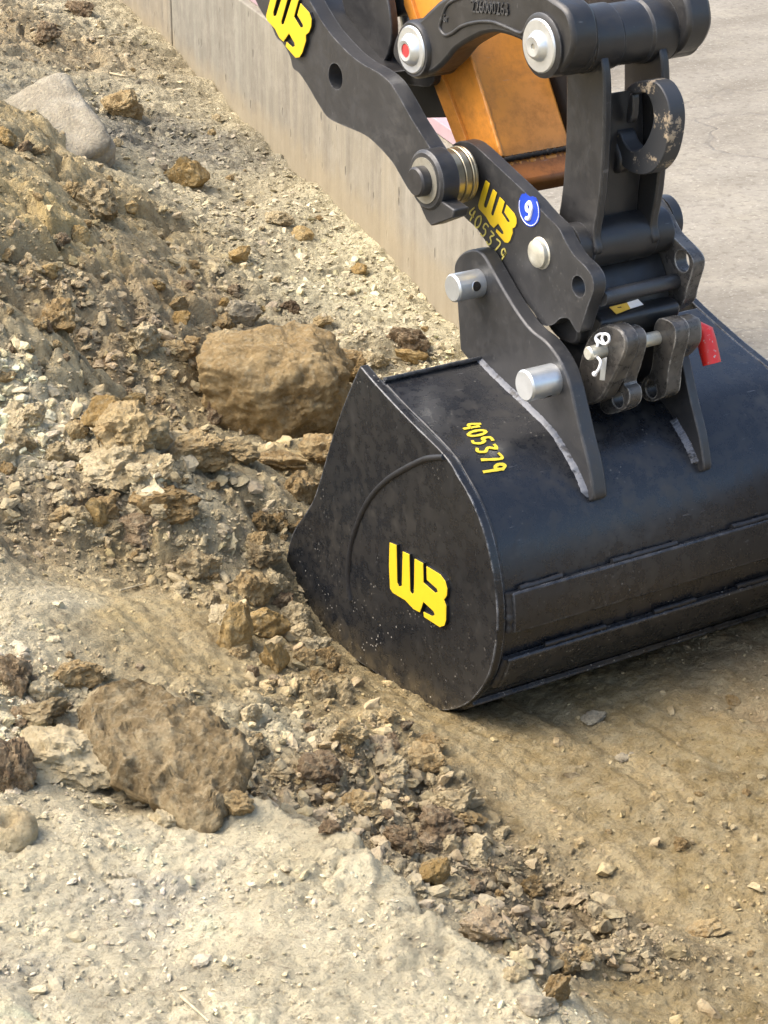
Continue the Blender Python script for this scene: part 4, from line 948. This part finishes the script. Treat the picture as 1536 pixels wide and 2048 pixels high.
# broken concrete kerb half buried on the heap
gk = P(120, 215, 0)
kb = hit(150, 300); dk = (kb - CAM) @ FW
def at_d(x, y, d): return CAM + ray(x, y) / FPX * d
e0, e1 = at_d(118, 142, dk + .10), at_d(214, 282, dk - .02); Lx = (e1 - e0) / np.linalg.norm(e1 - e0)
Ny = np.array([-RT[0], -RT[1], 0]) * .75 - ZZ * .25 - HD * .15; Ny = Ny - Lx * (Ny @ Lx); Ny /= np.linalg.norm(Ny); Nz = np.cross(Lx, Ny); Nz = Nz if Nz[2] > 0 else -Nz
v = ICO[5][0]; v = v / (np.abs(v) ** 7).sum(1)[:, None] ** (1 / 7.0)
v = v + (.09 * fbm3(v * 2.2, 6, 77, .6))[:, None] * v
hl = np.linalg.norm(e1 - e0) / 2 * 1.08
VV_ = (e0 + e1) / 2 + v[:, :1] * hl * Lx + v[:, 1:2] * .145 * Ny + v[:, 2:] * .055 * Nz - Nz * .048 + Ny * .128
tag(mk('concrete_chunk', VV_, ICO[5][1], 'old_concrete', None, loc=kb, sharp=60), 'broken grey concrete block half buried at the upper left', 'concrete block')
# round pale stone with a hollow at the left edge
v = ICO[5][0].copy(); rxy = np.hypot(v[:, 0], v[:, 1])
v[:, 2] -= np.where(v[:, 2] > 0, .75 * np.exp(-(rxy / .30) ** 2), 0); v = v * (1 + .10 * fbm3(v * 2.5, 4, 21))[:, None]
rm = bpy.data.meshes.new('hollow_stone'); rm.from_pydata(v.tolist(), [], ICO[5][1].tolist()); rm.polygons.foreach_set('use_smooth', np.ones(len(rm.polygons), bool)); rm.materials.append(M['clod_pale'])
o = place(rm, 'hollow_stone', 16, 1662, 118, 100, tilt=.35); o.scale.z *= .8; tag(o, 'round pale stone with a hollow top at the left edge', 'stone')
# scraped flat stones in the trench floor
for (x, y, wd, ht, mt_, lab_) in ((1188,1430,60,34,'grey_stone','scraped bluish white stone flush with the trench floor below the bucket'), (1250,1508,46,24,'grey_stone','dull grey stone flush with the trench floor'), (1228,1748,30,14,'grey_stone','small grey chip flush with the scraped floor')):
    o = place(VAR[mt_][2], 'embedded_stone', x, y, wd, ht, yaw=.7); o.location.z -= .004; o.scale.z *= .45; tag(o, lab_, 'stone')

# loose clods, each its own object, by region
def inside(x, y, poly):
    c_ = False; j = len(poly) - 1
    for i in range(len(poly)):
        if (poly[i][1] > y) != (poly[j][1] > y) and x < (poly[j][0] - poly[i][0]) * (y - poly[i][1]) / (poly[j][1] - poly[i][1]) + poly[i][0]: c_ = not c_
        j = i
    return c_
REG = [
 ([(560,1200),(690,1320),(860,1470),(1000,1640),(1100,1800),(1180,1920),(1200,2048),(1100,2048),(960,1890),(860,1800),(640,1640),(500,1560),(450,1480),(520,1400),(430,1250)], 88, (16, 64), ('clod_pale','clod_pale','clod_tan','clod_brown','clod_tan'), 'small loose clod in the rubble band between pale shelf and bucket', 'loose clods in the rubble band'),
 ([(0,800),(180,850),(420,960),(600,1040),(560,1200),(430,1240),(300,1130),(150,1050),(0,1010)], 60, (18, 58), ('clod_pale','clod_pale','clod_tan','clod_tan'), 'loose clod on the rubble slope between left edge and bucket front', 'loose clods on the left rubble slope'),
 ([(0,1260),(140,1290),(300,1330),(420,1420),(170,1420),(130,1560),(0,1600)], 24, (16, 46), ('clod_pale','clod_pale','clod_brown'), 'small loose clod around the dark slab at the left', 'loose clods around the dark slab'),
 ([(0,240),(200,330),(330,480),(640,620),(700,700),(400,690),(390,830),(200,800),(0,760)], 60, (16, 50), ('clod_tan','clod_ochre','clod_brown','clod_tan'), 'loose clod on the brown heap above and left of the boulder', 'loose clods on the brown heap'),
 ([(60,0),(210,0),(320,110),(900,640),(860,700),(640,610),(330,470),(230,330)], 40, (9, 26), ('clod_pale','clod_pale','grey_stone','clod_tan'), 'small stone on the pale gravel along the wall', 'stones on the gravel by the wall'),
 ([(1120,1700),(1536,1330),(1536,2048),(1230,2048)], 34, (9, 30), ('clod_pale','clod_tan','clod_tan'), 'small crumb of earth on the scraped trench floor', 'crumbs on the trench floor')]
ADJ = dict(clod_pale='pale', clod_tan='tan', clod_brown='dark brown', clod_ochre='ochre', grey_stone='grey')
for poly, cnt, (s0, s1), mats, lab_, grp in REG:
    xs = [q[0] for q in poly]; ys = [q[1] for q in poly]; done = 0
    while done < cnt:
        x, y = random.uniform(min(xs), max(xs)), random.uniform(min(ys), max(ys))
        if not inside(x, y, poly): continue
        sz = s0 + (s1 - s0) * random.random() ** 2.2; mt_ = random.choice(mats)
        o = place(random.choice(VAR[mt_]), 'earth_clod' if mt_ != 'grey_stone' else 'pebble', x, y, sz * random.uniform(.9, 1.5), sz * random.uniform(.65, 1.05), tilt=random.uniform(-.5, .5), roll=random.uniform(-.5, .5), yaw=random.uniform(-3, 3))
        tag(o, ADJ[mt_] + ' ' + lab_, 'clod', grp + ', ' + ADJ[mt_].split()[-1]); done += 1

# uncountable crumbs and chips: one joined mesh
PROTOS = {q: [rock_verts(q, 900 + k, cuts=11, lump=.8, fine=.14 if q > 1 else 0, cutd=(.32, .75)) for k in range(12)] for q in (1, 2)}
def in_view(n_):
    px = rng.uniform(-60, 1596, n_); py = rng.uniform(-40, 2090, n_); return px, py
def crumbs(name, n_, label, smin, smax, power, weight, flat=(.5, .9), bright=(.75, 1.5), sub=1):
    PROTO = PROTOS[sub]; nV = len(ICO[sub][0])
    px = rng.uniform(-80, 1616, n_ * 5); py = rng.uniform(-60, 2120, n_ * 5)
    D = (px[:, None] - 768) * RT - (py[:, None] - 1024) * UP + FPX * FW
    t = (0.08 - CAMH) / D[:, 2]
    for _ in range(12):
        X, Y = D[:, 0] * t, D[:, 1] * t; t = .5 * t + .5 * (gz(X, Y) - CAMH) / D[:, 2]
    X, Y = D[:, 0] * t, D[:, 1] * t; gi = gidx(X, Y); r_ = Rg[gi]; base = Cg[gi]; zz_ = Zg[gi]
    sside = (X - WA[0]) * WN[0] + (Y - WA[1]) * WN[1]
    keep = (rng.random(len(X)) < weight(r_, px, py)) & (sside < -.004) & (zz_ < .5)
    idx = np.nonzero(keep)[0][:n_]; V, C_, Fc = [], [], []; f0 = ICO[sub][1]
    for q, i in enumerate(idx):
        s_ = smin + (smax - smin) * rng.random() ** power
        pv = PROTO[rng.integers(12)] * np.array([s_ * rng.uniform(.8, 1.7), s_ * rng.uniform(.7, 1.2), s_ * rng.uniform(*flat)])
        Q = Matrix.Rotation(rng.uniform(0, 6.3), 3, 'Z') @ Matrix.Rotation(rng.uniform(-.6, .6), 3, 'X') @ Matrix.Rotation(rng.uniform(-.6, .6), 3, 'Y')
        V.append(pv @ np.array(Q).T + [X[i], Y[i], zz_[i] + s_ * .08])
        cb_ = base[i] * .85 + np.array([.36, .30, .20]) * .15
        C_.append(np.tile(np.clip(cb_ * rng.uniform(*bright) * np.array([1, rng.uniform(.96, 1.02), rng.uniform(.88, 1.08)]), .03, .66), (nV, 1)))
        Fc.append(f0 + q * nV)
    V = np.vstack(V); C_ = np.vstack(C_); Fc = np.vstack(Fc)
    me_ = bpy.data.meshes.new(name); me_.vertices.add(len(V)); me_.vertices.foreach_set('co', V.ravel())
    me_.loops.add(len(Fc) * 3); me_.loops.foreach_set('vertex_index', Fc.ravel().astype(np.int32)); me_.polygons.add(len(Fc)); me_.polygons.foreach_set('loop_start', np.arange(len(Fc)) * 3)
    me_.polygons.foreach_set('use_smooth', np.zeros(len(Fc), bool)); me_.update(); me_.validate()
    ca_ = me_.color_attributes.new('Col', 'FLOAT_COLOR', 'POINT'); ca_.data.foreach_set('color', np.hstack([C_, np.ones((len(C_), 1))]).ravel())
    me_.materials.append(M['crumbs']); o = bpy.data.objects.new(name, me_); col.objects.link(o); o['kind'] = 'stuff'; tag(o, label, 'crumbs'); return o
crumbs('soil_crumbs', 8000, 'loose crumbs and chips of tan earth over the whole dig', .0020, .0130, 5.0, lambda r_, px, py: np.clip(r_ * 2.2 - 1.0, .02, 1) * .9, bright=(.8, 1.3), sub=2)
crumbs('soil_grit', 24000, 'fine pale grit scattered over shelf, gravel and trench floor', .0010, .0034, 2.4, lambda r_, px, py: np.clip(r_ * 1.5 - .3, .08, 1), flat=(.4, .8), bright=(.75, 1.4))

def gravel_w(r_, px, py):
    e_ = py - (.88 * px - 170); inner = (e_ > 0) & (e_ < 330 - .12 * px); return np.where(inner & (py < 760), 1.0, 0.0)
crumbs('gravel_chips', 9000, 'pale flat gravel chips on the strip along the concrete wall', .0022, .0095, 3.4, gravel_w, flat=(.22, .5), bright=(.7, 1.45))
# twigs and straw
def twig(pts, r, label):
    q = [hit(*p_) + ZZ * .006 for p_ in spline(pts, 4, False)]; o = tube('dry_twig', q, np.linspace(r, r * .6, len(q)), 'straw', None, n=6, loc=q[0]); tag(o, label, 'twig')
twig([(752,722),(800,722),(845,728)], .0022, 'thin dry twig above the bucket lip')
twig([(172,82),(210,76),(252,68)], .004, 'pale stick lying by the far end of the wall')
twig([(220,150),(250,156),(275,158)], .003, 'short stick on the gravel near the concrete chunk')
twig([(362,2002),(385,2022),(418,2052)], .0018, 'straw stalk on the pale shelf at the bottom edge')
twig([(240,1188),(262,1182),(300,1172)], .0016, 'straw stalk on the smooth slope at the left')
twig([(990,1927),(1022,1925)], .0015, 'short straw below the large dark clod')
twig([(455,430),(480,440),(495,452)], .002, 'short dark twig on the gravel')
